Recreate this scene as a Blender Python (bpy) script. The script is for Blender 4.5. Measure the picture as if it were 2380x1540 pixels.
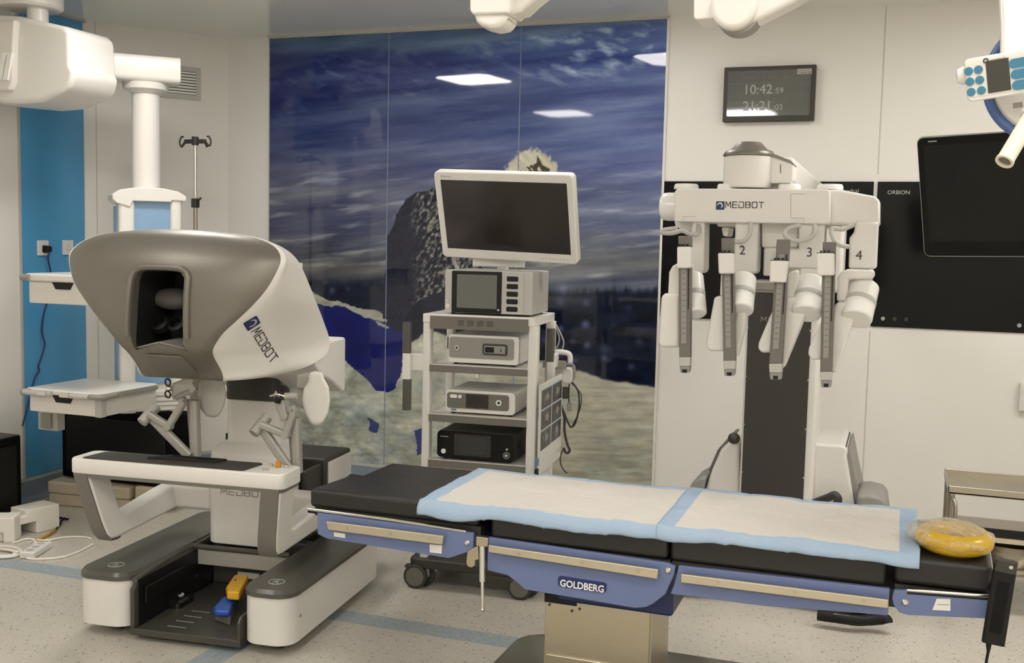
import bpy, bmesh, math, random
import numpy as np
from mathutils import Vector, Matrix
from mathutils.bvhtree import BVHTree

for o in list(bpy.data.objects):
    bpy.data.objects.remove(o)
SC = bpy.context.scene
COL = SC.collection
PI = math.pi

# ------------------------------------------------------------------ camera, world, exposure
CAM_H = 1.592
YAW, PITCH, ROLL, FPX, PW, PH = math.radians(-19.78), math.radians(-4.82), math.radians(1.29), 2468.0, 2380.0, 1540.0
fwd = Vector((math.sin(YAW) * math.cos(PITCH), math.cos(YAW) * math.cos(PITCH), math.sin(PITCH)))
rgt0 = Vector((math.cos(YAW), -math.sin(YAW), 0))
up0 = rgt0.cross(fwd)
rgt = rgt0 * math.cos(ROLL) + up0 * math.sin(ROLL)
upv = up0 * math.cos(ROLL) - rgt0 * math.sin(ROLL)
CAMLOC = Vector((0, 0, CAM_H))
cam = bpy.data.cameras.new('camera')
cam.sensor_width = 36.0
cam.lens = FPX / PW * 36.0
cam.clip_start = 0.05
co = bpy.data.objects.new('camera', cam)
COL.objects.link(co)
m3 = Matrix((rgt, upv, -fwd)).transposed()
co.matrix_world = Matrix.Translation(CAMLOC) @ m3.to_4x4()
SC.camera = co
vs = SC.view_settings
vs.view_transform = 'Standard'
vs.look = 'None'
vs.gamma = 1.0
vs.use_curve_mapping = False
vs.exposure = 0.14
SC.cycles.use_denoising = True
SC.cycles.max_bounces = 10
SC.cycles.diffuse_bounces = 6
SC.cycles.glossy_bounces = 5
SC.cycles.sample_clamp_indirect = 8.0
world = bpy.data.worlds.new('world')
SC.world = world
world.use_nodes = True
world.node_tree.nodes['Background'].inputs[0].default_value = (0.9, 0.95, 1.0, 1)
world.node_tree.nodes['Background'].inputs[1].default_value = 0.0

LIGHT_COL = (1.0, 0.96, 0.915)
LIGHT_STR = 19.0
ROOM_X0, ROOM_X1, ROOM_Y0, ROOM_Y1, ROOM_H = -4.78, 2.7, -2.6, 6.1, 2.88
# recessed ceiling panels: (x, y); rows behind the camera are added fill light
PANELS = [(-3.25, 4.18), (-3.2, 1.92), (-1.42, 1.6), (-1.5, 4.79), (0.45, 4.4), (2.0, 4.2), (0.4, 1.4), (2.0, 1.5), (-2.2, -0.7), (-1.0, -0.7), (0.2, -0.8), (1.4, -0.8), (-2.0, -1.9), (-0.6, -1.9), (0.8, -1.9), (2.0, -1.9)]

# ------------------------------------------------------------------ helpers that cast image pixels onto planes in the room
def ray(px, py):
    return rgt * ((px - PW / 2) / FPX) - upv * ((py - PH / 2) / FPX) + fwd
def at(px, py, Y):
    d = ray(px, py); return CAMLOC + d * (Y / d.y)
def atx(px, py, X):
    d = ray(px, py); return CAMLOC + d * (X / d.x)
def fl(px, py, z=0.0):
    d = ray(px, py); return CAMLOC + d * ((z - CAM_H) / d.z)

# ------------------------------------------------------------------ materials
def lin(c):
    c = c / 255.0
    return c / 12.92 if c <= 0.04045 else ((c + 0.055) / 1.055) ** 2.4
def mat(name, rgb, rough=0.5, metal=0.0, noise=0.04, scale=30.0, bump=0.0, spec=0.5, coat=0.0, emit=None, strength=0.0, trans=0.0, alpha=1.0, aniso=None):
    m = bpy.data.materials.new(name)
    m.use_nodes = True
    nt = m.node_tree
    b = nt.nodes['Principled BSDF']
    col = tuple(rgb) if max(rgb) <= 1.0 else tuple(lin(c) for c in rgb)
    b.inputs['Base Color'].default_value = (*col, 1)
    b.inputs['Roughness'].default_value = rough
    b.inputs['Metallic'].default_value = metal
    b.inputs['Specular IOR Level'].default_value = spec
    b.inputs['Coat Weight'].default_value = coat
    b.inputs['Coat Roughness'].default_value = 0.04
    b.inputs['Transmission Weight'].default_value = trans
    b.inputs['Alpha'].default_value = alpha
    if emit:
        b.inputs['Emission Color'].default_value = (*emit, 1)
        b.inputs['Emission Strength'].default_value = strength
    if noise or bump:
        tc = nt.nodes.new('ShaderNodeTexCoord')
        mp = nt.nodes.new('ShaderNodeMapping')
        nt.links.new(tc.outputs['Object'], mp.inputs[0])
        if aniso: mp.inputs['Scale'].default_value = aniso
        n = nt.nodes.new('ShaderNodeTexNoise')
        n.inputs['Scale'].default_value = scale
        n.inputs['Detail'].default_value = 4
        nt.links.new(mp.outputs[0], n.inputs['Vector'])
        if noise:
            r = nt.nodes.new('ShaderNodeMapRange')
            r.inputs['To Min'].default_value = 1 - noise
            r.inputs['To Max'].default_value = 1 + noise
            nt.links.new(n.outputs['Fac'], r.inputs['Value'])
            mx = nt.nodes.new('ShaderNodeVectorMath'); mx.operation = 'SCALE'
            mx.inputs[0].default_value = col
            nt.links.new(r.outputs[0], mx.inputs['Scale'])
            nt.links.new(mx.outputs[0], b.inputs['Base Color'])
            r2 = nt.nodes.new('ShaderNodeMapRange')
            r2.inputs['To Min'].default_value = max(0, rough - noise)
            r2.inputs['To Max'].default_value = min(1, rough + noise)
            nt.links.new(n.outputs['Fac'], r2.inputs['Value'])
            nt.links.new(r2.outputs[0], b.inputs['Roughness'])
        if bump:
            bp = nt.nodes.new('ShaderNodeBump')
            bp.inputs['Strength'].default_value = bump
            bp.inputs['Distance'].default_value = 0.01
            nt.links.new(n.outputs['Fac'], bp.inputs['Height'])
            nt.links.new(bp.outputs[0], b.inputs['Normal'])
    return m

M = {}
M['wall'] = mat('wall panel beige white', (0.78, 0.76, 0.71), 0.38, noise=0.015, scale=3)
M['seam'] = mat('wall seam', (0.55, 0.53, 0.48), 0.5)
M['ceiling'] = mat('ceiling satin panel', (0.80, 0.80, 0.75), 0.18, noise=0.02, scale=2)
M['white'] = mat('white enamel plastic', (0.72, 0.70, 0.66), 0.32, noise=0.015)
M['white_gloss'] = mat('glossy white plastic', (0.82, 0.81, 0.78), 0.18, noise=0.01)
M['warmwhite'] = mat('warm white plastic', (0.69, 0.665, 0.61), 0.35, noise=0.02)
M['ctrl'] = mat('silver grey controller', (0.36, 0.35, 0.315), 0.38, metal=0.2, noise=0.02)
M['lightgrey'] = mat('light grey plastic', (0.46, 0.45, 0.415), 0.4, noise=0.03)
M['midgrey'] = mat('mid grey plastic', (0.27, 0.26, 0.235), 0.45, noise=0.03)
M['grey'] = mat('warm grey plastic', (0.15, 0.14, 0.12), 0.45, noise=0.03)
M['darkgrey'] = mat('dark grey plastic', (0.038, 0.034, 0.028), 0.5, noise=0.05)
M['traygrey'] = mat('dark tray plastic', (0.062, 0.058, 0.048), 0.32, noise=0.05, scale=25)
M['black'] = mat('black plastic', (0.007, 0.0065, 0.006), 0.45, noise=0.03, spec=0.3)
M['blackgloss'] = mat('black gloss', (0.004, 0.004, 0.004), 0.10, noise=0, spec=0.18)
M['mattblack'] = mat('matt black', (0.0025, 0.0025, 0.0025), 0.8, noise=0, spec=0.12)
M['shell'] = mat('satin taupe metallic shell', (0.185, 0.170, 0.145), 0.40, metal=0.42, noise=0)
M['cap'] = mat('dark grey base cap', (0.085, 0.08, 0.068), 0.30, noise=0)
M['recess'] = mat('viewer recess black', (0.012, 0.012, 0.012), 0.5)
M['pad_grey'] = mat('viewer forehead pad', (0.10, 0.094, 0.085), 0.6)
M['vinyl'] = mat('black vinyl mattress', (0.015, 0.0135, 0.0115), 0.45, noise=0.08, scale=12, bump=0.05)
M['tableblue'] = mat('table blue enamel', (0.135, 0.175, 0.335), 0.4, noise=0.03)
M['rail'] = mat('brushed steel rail', (0.58, 0.52, 0.40), 0.42, metal=0.85, noise=0.08, scale=20, aniso=(1, 8, 8))
M['steel'] = mat('brushed stainless steel', (0.50, 0.445, 0.335), 0.34, metal=0.9, noise=0.06, scale=10, aniso=(1, 1, 14))
M['chrome'] = mat('polished steel', (0.75, 0.73, 0.68), 0.15, metal=1.0, noise=0.02)
M['trolleysteel'] = mat('dull stainless steel', (0.42, 0.385, 0.31), 0.3, metal=0.85, noise=0.04, scale=12)
M['pedalblack'] = mat('glossy black pedal', (0.010, 0.010, 0.010), 0.16, noise=0, spec=0.7)
M['basesteel'] = mat('dark base cover', (0.13, 0.12, 0.10), 0.25, metal=0.3, noise=0)
M['padwhite'] = mat('absorbent pad white', (0.60, 0.572, 0.53), 0.85, noise=0.03, scale=60, bump=0.15)
M['padblue'] = mat('absorbent pad blue edge', (0.33, 0.44, 0.585), 0.55, noise=0.05, scale=20)
M['bluewall'] = mat('blue glass panel', (0.09, 0.335, 0.60), 0.12, noise=0, spec=0.3)
M['skirting'] = mat('blue grey coved skirting', (0.20, 0.25, 0.30), 0.4, noise=0.12, scale=90)
M['yellow'] = mat('yellow pedal', (0.78, 0.42, 0.02), 0.35)
M['bluepedal'] = mat('blue pedal', (0.02, 0.09, 0.42), 0.3)
M['lcd'] = mat('grey lcd glass', (0.13, 0.135, 0.12), 0.25, noise=0.02)
M['screen'] = mat('dark screen', (0.018, 0.013, 0.011), 0.14, noise=0.02)
M['panelblue'] = mat('pale blue pendant panel', (0.22, 0.36, 0.54), 0.3, noise=0.03)
M['foam'] = mat('beige foam pad', (0.52, 0.45, 0.33), 0.9, noise=0.06, bump=0.1)
M['poly'] = mat('white polystyrene', (0.74, 0.71, 0.64), 0.9, noise=0.05, scale=80, bump=0.15)
M['cablewhite'] = mat('white cable', (0.78, 0.75, 0.68), 0.45)
M['cableblue'] = mat('dark blue cable', (0.02, 0.02, 0.12), 0.5)
M['orange'] = mat('orange sleeve', (0.5, 0.24, 0.02), 0.5)
M['amber'] = mat('amber button', (0.6, 0.25, 0.01), 0.35)
M['ink'] = mat('dark grey print', (0.035, 0.035, 0.04), 0.5)
M['navy'] = mat('navy logo ground', (0.008, 0.02, 0.10), 0.4)
M['inkwhite'] = mat('white print', (0.8, 0.8, 0.78), 0.5)
M['inkgrey'] = mat('grey print', (0.33, 0.32, 0.29), 0.5)
M['faint'] = mat('faint grey print', (0.45, 0.44, 0.41), 0.5)
M['clocktext'] = mat('pale display digits', (0.34, 0.35, 0.33), 0.5)
M['buttonblue'] = mat('cyan blue membrane button', (0.04, 0.185, 0.30), 0.4)
M['strapblue'] = mat('blue ring', (0.06, 0.12, 0.30), 0.35)
M['ivory'] = mat('ivory handle', (0.74, 0.68, 0.56), 0.4)
M['gel'] = mat('amber gel', (0.56, 0.345, 0.012), 0.3, noise=0)
M['paper'] = mat('paper', (0.75, 0.74, 0.70), 0.7)
M['bluelabel'] = mat('blue label', (0.10, 0.22, 0.36), 0.5)

def mat_floor():
    m = mat('speckled vinyl floor', (0.6, 0.57, 0.5), 0.33, noise=0)
    nt = m.node_tree; b = nt.nodes['Principled BSDF']
    tc = nt.nodes.new('ShaderNodeTexCoord')
    def chips(scale, lo, hi):
        v = nt.nodes.new('ShaderNodeTexVoronoi'); v.inputs['Scale'].default_value = scale
        nt.links.new(tc.outputs['Object'], v.inputs['Vector'])
        sp = nt.nodes.new('ShaderNodeSeparateColor'); nt.links.new(v.outputs['Color'], sp.inputs[0])
        r = nt.nodes.new('ShaderNodeMapRange'); r.clamp = True
        r.inputs['From Min'].default_value = lo; r.inputs['From Max'].default_value = hi
        nt.links.new(sp.outputs['Red'], r.inputs['Value'])
        d = nt.nodes.new('ShaderNodeMapRange'); d.clamp = True
        d.inputs['From Min'].default_value = 0.42; d.inputs['From Max'].default_value = 0.30
        nt.links.new(v.outputs['Distance'], d.inputs['Value'])
        mu = nt.nodes.new('ShaderNodeMath'); mu.operation = 'MULTIPLY'
        nt.links.new(r.outputs[0], mu.inputs[0]); nt.links.new(d.outputs[0], mu.inputs[1])
        return mu.outputs[0]
    def mix(a, bcol, fac):
        mx = nt.nodes.new('ShaderNodeMix'); mx.data_type = 'RGBA'
        if isinstance(a, tuple): mx.inputs['A'].default_value = (*a, 1)
        else: nt.links.new(a, mx.inputs['A'])
        mx.inputs['B'].default_value = (*bcol, 1)
        nt.links.new(fac, mx.inputs['Factor'])
        return mx.outputs['Result']
    n = nt.nodes.new('ShaderNodeTexNoise'); n.inputs['Scale'].default_value = 6
    nt.links.new(tc.outputs['Object'], n.inputs['Vector'])
    c = mix((0.55, 0.515, 0.445), (0.51, 0.48, 0.415), n.outputs['Fac'])
    c = mix(c, (0.62, 0.59, 0.525), chips(120, 0.76, 0.80))
    c = mix(c, (0.33, 0.315, 0.28), chips(105, 0.80, 0.83))
    c = mix(c, (0.20, 0.19, 0.17), chips(75, 0.91, 0.93))
    nt.links.new(c, b.inputs['Base Color'])
    return m
M['floor'] = mat_floor()

def mat_speck(name, base, dark, scale):
    m = mat(name, base, 0.36, noise=0)
    nt = m.node_tree; b = nt.nodes['Principled BSDF']
    tc = nt.nodes.new('ShaderNodeTexCoord')
    n = nt.nodes.new('ShaderNodeTexNoise'); n.inputs['Scale'].default_value = scale; n.inputs['Detail'].default_value = 5
    nt.links.new(tc.outputs['Object'], n.inputs['Vector'])
    r = nt.nodes.new('ShaderNodeValToRGB')
    r.color_ramp.elements[0].position = 0.4; r.color_ramp.elements[0].color = (*dark, 1)
    r.color_ramp.elements[1].position = 0.6; r.color_ramp.elements[1].color = (*base, 1)
    nt.links.new(n.outputs['Fac'], r.inputs['Fac'])
    nt.links.new(r.outputs['Color'], b.inputs['Base Color'])
    return m
M['floorblue'] = mat_speck('pale blue vinyl inlay', (0.37, 0.42, 0.44), (0.28, 0.335, 0.36), 60)
M['bristle'] = mat('grey brush', (0.3, 0.3, 0.3), 0.7)

def mat_light(k=1.0):
    m = bpy.data.materials.new('ceiling panel diffuser')
    m.use_nodes = True
    nt = m.node_tree
    b = nt.nodes['Principled BSDF']
    b.inputs['Base Color'].default_value = (0.8, 0.8, 0.8, 1)
    b.inputs['Emission Color'].default_value = (*LIGHT_COL, 1)
    b.inputs['Emission Strength'].default_value = LIGHT_STR * k
    return m
M['light'] = mat_light()
M['light_bright'] = mat_light(1.5)

def mat_wrap():
    m = bpy.data.materials.new('clear plastic wrap')
    m.use_nodes = True
    nt = m.node_tree
    out = nt.nodes['Material Output']
    nt.nodes.remove(nt.nodes['Principled BSDF'])
    tr = nt.nodes.new('ShaderNodeBsdfTransparent'); tr.inputs[0].default_value = (0.97, 0.95, 0.90, 1)
    gl = nt.nodes.new('ShaderNodeBsdfGlossy'); gl.inputs['Roughness'].default_value = 0.12
    df = nt.nodes.new('ShaderNodeBsdfDiffuse'); df.inputs[0].default_value = (0.85, 0.80, 0.68, 1)
    fr = nt.nodes.new('ShaderNodeLayerWeight'); fr.inputs['Blend'].default_value = 0.35
    tc = nt.nodes.new('ShaderNodeTexCoord')
    n = nt.nodes.new('ShaderNodeTexNoise'); n.inputs['Scale'].default_value = 28; n.inputs['Detail'].default_value = 3; n.inputs['Distortion'].default_value = 1.5
    nt.links.new(tc.outputs['Object'], n.inputs['Vector'])
    bp = nt.nodes.new('ShaderNodeBump'); bp.inputs['Strength'].default_value = 0.8; bp.inputs['Distance'].default_value = 0.01
    nt.links.new(n.outputs['Fac'], bp.inputs['Height'])
    nt.links.new(bp.outputs[0], gl.inputs['Normal']); nt.links.new(bp.outputs[0], fr.inputs['Normal'])
    m1 = nt.nodes.new('ShaderNodeMixShader'); m1.inputs[0].default_value = 0.5
    nt.links.new(gl.outputs[0], m1.inputs[1]); nt.links.new(df.outputs[0], m1.inputs[2])
    m2 = nt.nodes.new('ShaderNodeMixShader')
    mm = nt.nodes.new('ShaderNodeMath'); mm.operation = 'MULTIPLY'; mm.inputs[1].default_value = 0.75
    nt.links.new(fr.outputs['Facing'], mm.inputs[0])
    nt.links.new(mm.outputs[0], m2.inputs[0])
    nt.links.new(tr.outputs[0], m2.inputs[1]); nt.links.new(m1.outputs[0], m2.inputs[2])
    nt.links.new(m2.outputs[0], out.inputs['Surface'])
    return m
M['wrap'] = mat_wrap()

# ------------------------------------------------------------------ mesh builder
def catmull(P, n=8, closed=False):
    P = [Vector(p) for p in P]
    if len(P) < 3: return P
    out = []
    N = len(P)
    segs = N if closed else N - 1
    for i in range(segs):
        if closed:
            a, b, c, d = P[(i - 1) % N], P[i], P[(i + 1) % N], P[(i + 2) % N]
        else:
            a, b, c, d = P[max(i - 1, 0)], P[i], P[i + 1], P[min(i + 2, N - 1)]
        for k in range(n):
            t = k / n
            out.append(0.5 * ((2 * b) + (c - a) * t + (2 * a - 5 * b + 4 * c - d) * t * t + (3 * b - a - 3 * c + d) * t ** 3))
    if not closed: out.append(P[-1])
    return out

def rrect(x0, x1, y0, y1, r, n=5):
    pts = []
    for cx, cy, a0 in ((x1 - r, y1 - r, 0), (x0 + r, y1 - r, 90), (x0 + r, y0 + r, 180), (x1 - r, y0 + r, 270)):
        for k in range(n + 1):
            a = math.radians(a0 + 90 * k / n)
            pts.append((cx + r * math.cos(a), cy + r * math.sin(a)))
    return pts

class MB:
    def __init__(s):
        s.bm = bmesh.new()
    def poly(s, rings, cap=True, close=True):
        """loft through rings of equal length"""
        bm = s.bm
        R = [[bm.verts.new(p) for p in r] for r in rings]
        n = len(R[0])
        for a, b in zip(R[:-1], R[1:]):
            for i in range(n if close else n - 1):
                j = (i + 1) % n
                try: bm.faces.new((a[i], a[j], b[j], b[i]))
                except ValueError: pass
        if cap:
            for r in (list(reversed(R[0])), R[-1]):
                try: bm.faces.new(r)
                except ValueError: pass
        return s
    def box(s, x0, x1, y0, y1, z0, z1):
        return s.poly([[(x0, y0, z0), (x1, y0, z0), (x1, y1, z0), (x0, y1, z0)], [(x0, y0, z1), (x1, y0, z1), (x1, y1, z1), (x0, y1, z1)]])
    def prism(s, pts, axis, a, b):
        f = {'x': lambda p, t: (t, p[0], p[1]), 'y': lambda p, t: (p[0], t, p[1]), 'z': lambda p, t: (p[0], p[1], t)}[axis]
        return s.poly([[f(p, a) for p in pts], [f(p, b) for p in pts]])
    def shape(s, pts, Y, depth, back=None):
        """outline of image pixels standing at depth Y, with a real thickness"""
        fr = [at(x, y, Y) for x, y in pts]
        return s.poly([fr, [p + Vector((0, depth, 0)) for p in fr]])
    def hexa(s, c8):
        return s.poly([c8[:4], c8[4:]])
    def slab(s, o, ux, uy, w, h, t, r=0.0, x0=0.0, y0=0.0):
        o, ux, uy = Vector(o), Vector(ux).normalized(), Vector(uy).normalized()
        n = ux.cross(uy)
        pts = rrect(x0, x0 + w, y0, y0 + h, r) if r else [(x0, y0), (x0 + w, y0), (x0 + w, y0 + h), (x0, y0 + h)]
        return s.poly([[o + ux * a + uy * b for a, b in pts], [o + ux * a + uy * b - n * t for a, b in pts]])
    def cyl(s, p0, p1, r0, r1=None, n=28):
        p0, p1 = Vector(p0), Vector(p1)
        r1 = r0 if r1 is None else r1
        d = (p1 - p0).normalized()
        a = d.orthogonal().normalized(); b = d.cross(a)
        ring = lambda p, r: [p + a * (r * math.cos(2 * PI * k / n)) + b * (r * math.sin(2 * PI * k / n)) for k in range(n)]
        return s.poly([ring(p0, r0), ring(p1, r1)])
    def lathe(s, prof, c, axis=(0, 0, 1), n=36):
        c = Vector(c); d = Vector(axis).normalized(); a = d.orthogonal().normalized(); b = d.cross(a)
        return s.poly([[c + d * z + a * (r * math.cos(2 * PI * k / n)) + b * (r * math.sin(2 * PI * k / n)) for k in range(n)] for r, z in prof])
    def tube(s, P, r, n=10, sub=8, closed=False, smooth=True, flat=1.0):
        P = catmull(P, sub, closed) if smooth else [Vector(p) for p in P]
        N = len(P); rings = []
        up = None
        for i in range(N):
            t = ((P[(i + 1) % N] - P[i - 1]) if closed else (P[min(i + 1, N - 1)] - P[max(i - 1, 0)]))
            if t.length < 1e-9: t = Vector((0, 0, 1))
            t.normalize()
            if up is None: up = t.orthogonal().normalized()
            up = (up - t * up.dot(t))
            up = up.normalized() if up.length > 1e-6 else t.orthogonal().normalized()
            b = t.cross(up)
            rr = r(i / max(1, N - 1)) if callable(r) else r
            rings.append([P[i] + up * (rr * math.cos(2 * PI * k / n)) + b * (rr * flat * math.sin(2 * PI * k / n)) for k in range(n)])
        if closed: rings.append(rings[0]); return s.poly(rings, cap=False)
        return s.poly(rings)
    def bar(s, p0, p1, w, t, up=(0, 0, 1), rnd=0.0):
        """rectangular bar from p0 to p1, w across (perp to up and dir), t along up"""
        p0, p1 = Vector(p0), Vector(p1)
        d = (p1 - p0).normalized()
        sx = d.cross(Vector(up)).normalized(); sy = sx.cross(d).normalized()
        q = rrect(-w / 2, w / 2, -t / 2, t / 2, rnd) if rnd else [(-w / 2, -t / 2), (w / 2, -t / 2), (w / 2, t / 2), (-w / 2, t / 2)]
        return s.poly([[p + sx * a + sy * b for a, b in q] for p in (p0, p1)])
    def ball(s, c, rx, ry=None, rz=None, n=24, m=14):
        ry = rx if ry is None else ry; rz = rx if rz is None else rz
        c = Vector(c)
        return s.poly([[c + Vector((rx * math.sin(th) * math.cos(2 * PI * k / n), ry * math.sin(th) * math.sin(2 * PI * k / n), -rz * math.cos(th))) for k in range(n)] for th in [0.02 + (PI - 0.04) * i / m for i in range(m + 1)]])
    def torus(s, c, R, r, axis=(0, 0, 1), n=36, m=12):
        c = Vector(c); d = Vector(axis).normalized(); a = d.orthogonal().normalized(); b = d.cross(a)
        rings = []
        for i in range(n + 1):
            t = 2 * PI * i / n
            e = a * math.cos(t) + b * math.sin(t)
            rings.append([c + e * (R + r * math.cos(2 * PI * k / m)) + d * (r * math.sin(2 * PI * k / m)) for k in range(m)])
        return s.poly(rings, cap=False)
    def grid(s, P):
        V = [[s.bm.verts.new(p) for p in row] for row in P]
        for i in range(len(V) - 1):
            for j in range(len(V[0]) - 1):
                s.bm.faces.new((V[i][j], V[i][j + 1], V[i + 1][j + 1], V[i + 1][j]))
        return s

ROOT = {}
def top_of(o):
    while o.parent: o = o.parent
    return o
def tag(o, label, cat, group=None, kind=None):
    o['label'] = label; o['category'] = cat
    if group: o['group'] = group
    if kind: o['kind'] = kind
    return o
def thing(name, label, cat, loc=(0, 0, 0), rotz=0.0, group=None, local=False):
    o = bpy.data.objects.new(name, None)
    o.empty_display_size = 0.05
    COL.objects.link(o)
    o.location = loc; o.rotation_euler = (0, 0, rotz)
    ROOT[o.name] = None if local else Vector(loc)
    return tag(o, label, cat, group)
def part(name, mb, m, parent=None, bevel=0.0, seg=3, smooth=True, angle=38, label=None, weld=True):
    bm = mb.bm
    if weld: bmesh.ops.remove_doubles(bm, verts=bm.verts, dist=1e-6)
    bmesh.ops.recalc_face_normals(bm, faces=bm.faces)
    if parent is not None:
        off = ROOT.get(top_of(parent).name)
        if off is not None:
            bmesh.ops.translate(bm, verts=bm.verts, vec=-off)
    ca = math.radians(angle)
    for f in bm.faces: f.smooth = smooth
    if smooth:
        for e in bm.edges:
            if len(e.link_faces) == 2 and e.calc_face_angle(0) > ca: e.smooth = False
    me = bpy.data.meshes.new(name)
    bm.to_mesh(me); bm.free()
    for k in (m if isinstance(m, (list, tuple)) else [m]):
        me.materials.append(M[k] if isinstance(k, str) else k)
    o = bpy.data.objects.new(name, me)
    COL.objects.link(o)
    if parent is not None: o.parent = parent
    if bevel:
        b = o.modifiers.new('edge rounding', 'BEVEL')
        b.width = bevel; b.segments = seg; b.limit_method = 'ANGLE'; b.angle_limit = ca
        b.harden_normals = smooth
        b.use_clamp_overlap = True
    if label: o['label'] = label
    return o
def struct(name, mb, m, bevel=0.0, **k):
    o = part(name, mb, m, None, bevel, **k); o['kind'] = 'structure'; return o
def single(name, mb, m, label, cat, group=None, bevel=0.0, **k):
    return tag(part(name, mb, m, None, bevel, **k), label, cat, group)

# lettering ---------------------------------------------------------
GLY = {
 'M': ([[(0, 0), (0.12, 1), (0.5, 0.3), (0.9, 1), (1.0, 0)]], 1.05),
 'E': ([[(0.85, 1), (0, 1), (0, 0), (0.85, 0)], [(0, .5), (.8, .5)]], 0.9),
 'D': ([[(0.0, 1), (.72, 1), (.88, .82), (.88, .18), (.72, 0), (0, 0), (0, .55)]], 0.95),
 'B': ([[(0, 0), (0, 1), (.72, 1), (.84, .88), (.84, .62), (.72, .52), (0, .52)], [(.72, .52), (.88, .4), (.88, .12), (.74, 0), (0, 0)]], 0.95),
 'O': ([[(.14, 0), (.76, 0), (.9, .16), (.9, .84), (.76, 1), (.14, 1), (0, .84), (0, .16), (.14, 0)]], 0.95),
 'T': ([[(0, 1), (.9, 1)], [(.45, 1), (.45, 0)]], 0.9),
}
def strokes(mb, word, size, mapf, thick=0.09, gap=0.32, x0=0.0, wide=1.15):
    x = x0
    for ch in word:
        lines, w = GLY[ch]
        for L in lines:
            for (ax, ay), (bx, by) in zip(L[:-1], L[1:]):
                a = Vector((x + ax * size * wide, ay * size, 0)); b = Vector((x + bx * size * wide, by * size, 0))
                d = (b - a).normalized(); n = Vector((-d.y, d.x, 0)) * (thick * size / 2); e = d * (thick * size / 2)
                q = [a - e - n, b + e - n, b + e + n, a - e + n]
                mb.poly([[mapf(p.x, p.y, 0.0) for p in q], [mapf(p.x, p.y, 0.0012) for p in q]])
        x += (w * wide + gap) * size
    return x
def plane_map(o, ux, uy, lift=0.0):
    o, ux, uy = Vector(o), Vector(ux).normalized(), Vector(uy).normalized()
    n = ux.cross(uy)
    return lambda x, y, h=0.0: o + ux * x + uy * y + n * (h + lift)
def emblem(mbg, mbw, size, mapf):
    pts = rrect(0, size, 0, size, size * 0.1)
    mbg.poly([[mapf(x, y, 0) for x, y in pts], [mapf(x, y, 0.0012) for x, y in pts]])
    arc = []
    c = (0.47 * size, 0.50 * size)
    for k in range(15):
        a = math.radians(-60 + 240 * k / 14)
        arc.append((c[0] + 0.34 * size * math.cos(a), c[1] + 0.36 * size * math.sin(a)))
    inn = []
    for k in range(15):
        a = math.radians(-40 + 205 * k / 14)
        inn.append((c[0] + 0.24 * size * math.cos(a) - 0.03 * size, c[1] + 0.24 * size * math.sin(a) - 0.02 * size))
    for i in range(14):
        q = [arc[i], arc[i + 1], inn[i + 1], inn[i]]
        mbw.poly([[mapf(x, y, 0.0013) for x, y in q], [mapf(x, y, 0.0019) for x, y in q]])
def text_mb(body, size, mapf, thick=0.001, bold=0.0, align='LEFT', space=1.0):
    cu = bpy.data.curves.new('t', 'FONT')
    cu.body = body; cu.size = size; cu.offset = bold; cu.resolution_u = 3; cu.align_x = align; cu.space_character = space
    ob = bpy.data.objects.new('t', cu); COL.objects.link(ob)
    dg = bpy.context.evaluated_depsgraph_get(); dg.update()
    me = bpy.data.meshes.new_from_object(ob.evaluated_get(dg))
    bpy.data.objects.remove(ob); bpy.data.curves.remove(cu)
    mb = MB()
    mb.bm.from_mesh(me); bpy.data.meshes.remove(me)
    r = bmesh.ops.extrude_face_region(mb.bm, geom=list(mb.bm.faces))
    top = {g for g in r['geom'] if isinstance(g, bmesh.types.BMVert)}
    for v in mb.bm.verts:
        v.co = mapf(v.co.x, v.co.y, thick if v in top else 0.0)
    return mb
# ================================================================== ROOM
H = ROOM_H + 0.01
struct('floor', MB().box(ROOM_X0 - .1, ROOM_X1 + .1, ROOM_Y0 - .1, ROOM_Y1 + .1, -0.1, 0.0), 'floor')
struct('ceiling', MB().box(ROOM_X0 - .1, ROOM_X1 + .1, ROOM_Y0 - .1, ROOM_Y1 + .1, H, H + 0.1), 'ceiling')
struct('wall_back', MB().box(-4.30, ROOM_X1 + .1, ROOM_Y1, ROOM_Y1 + .1, 0.0, H), 'wall')
struct('wall_left', MB().box(ROOM_X0 - .1, ROOM_X0, ROOM_Y0, 5.45, 0.0, H), 'wall')
struct('wall_right', MB().box(ROOM_X1, ROOM_X1 + .1, ROOM_Y0, ROOM_Y1, 0.0, H), 'wall')
struct('wall_front', MB().box(ROOM_X0, ROOM_X1, ROOM_Y0 - .1, ROOM_Y0, 0.0, H), 'wall')
struct('wall_corner', MB().prism([(-4.78, 5.36), (-4.24, 6.1), (-4.24, 6.2), (-4.88, 6.2), (-4.88, 5.36)], 'z', 0.0, H), 'wall')
cdir = Vector((0.54, 0.74, 0)).normalized(); cn = Vector((cdir.y, -cdir.x, 0))
cpt = lambda t, off=0.0: Vector((-4.78, 5.36, 0)) + cdir * t + cn * off
# joints between the wall panels
def vjoint(name, p, d, n, w=0.006, z0=0.14, z1=H, m='seam'):
    q = [p - d * w / 2, p + d * w / 2, p + d * w / 2 + n * 0.0015, p - d * w / 2 + n * 0.0015]
    struct(name, MB().poly([[(v.x, v.y, z0) for v in q], [(v.x, v.y, z1) for v in q]]), m)
X1, Yn = Vector((1, 0, 0)), Vector((0, -1, 0))
vjoint('trim_1', cpt(0.075), cdir, cn)
vjoint('trim_2', Vector((-0.118, 6.1, 0)), X1, Yn, z0=2.0)
vjoint('trim_3', Vector((-0.118, 6.1, 0)), X1, Yn, z1=1.15)
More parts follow.
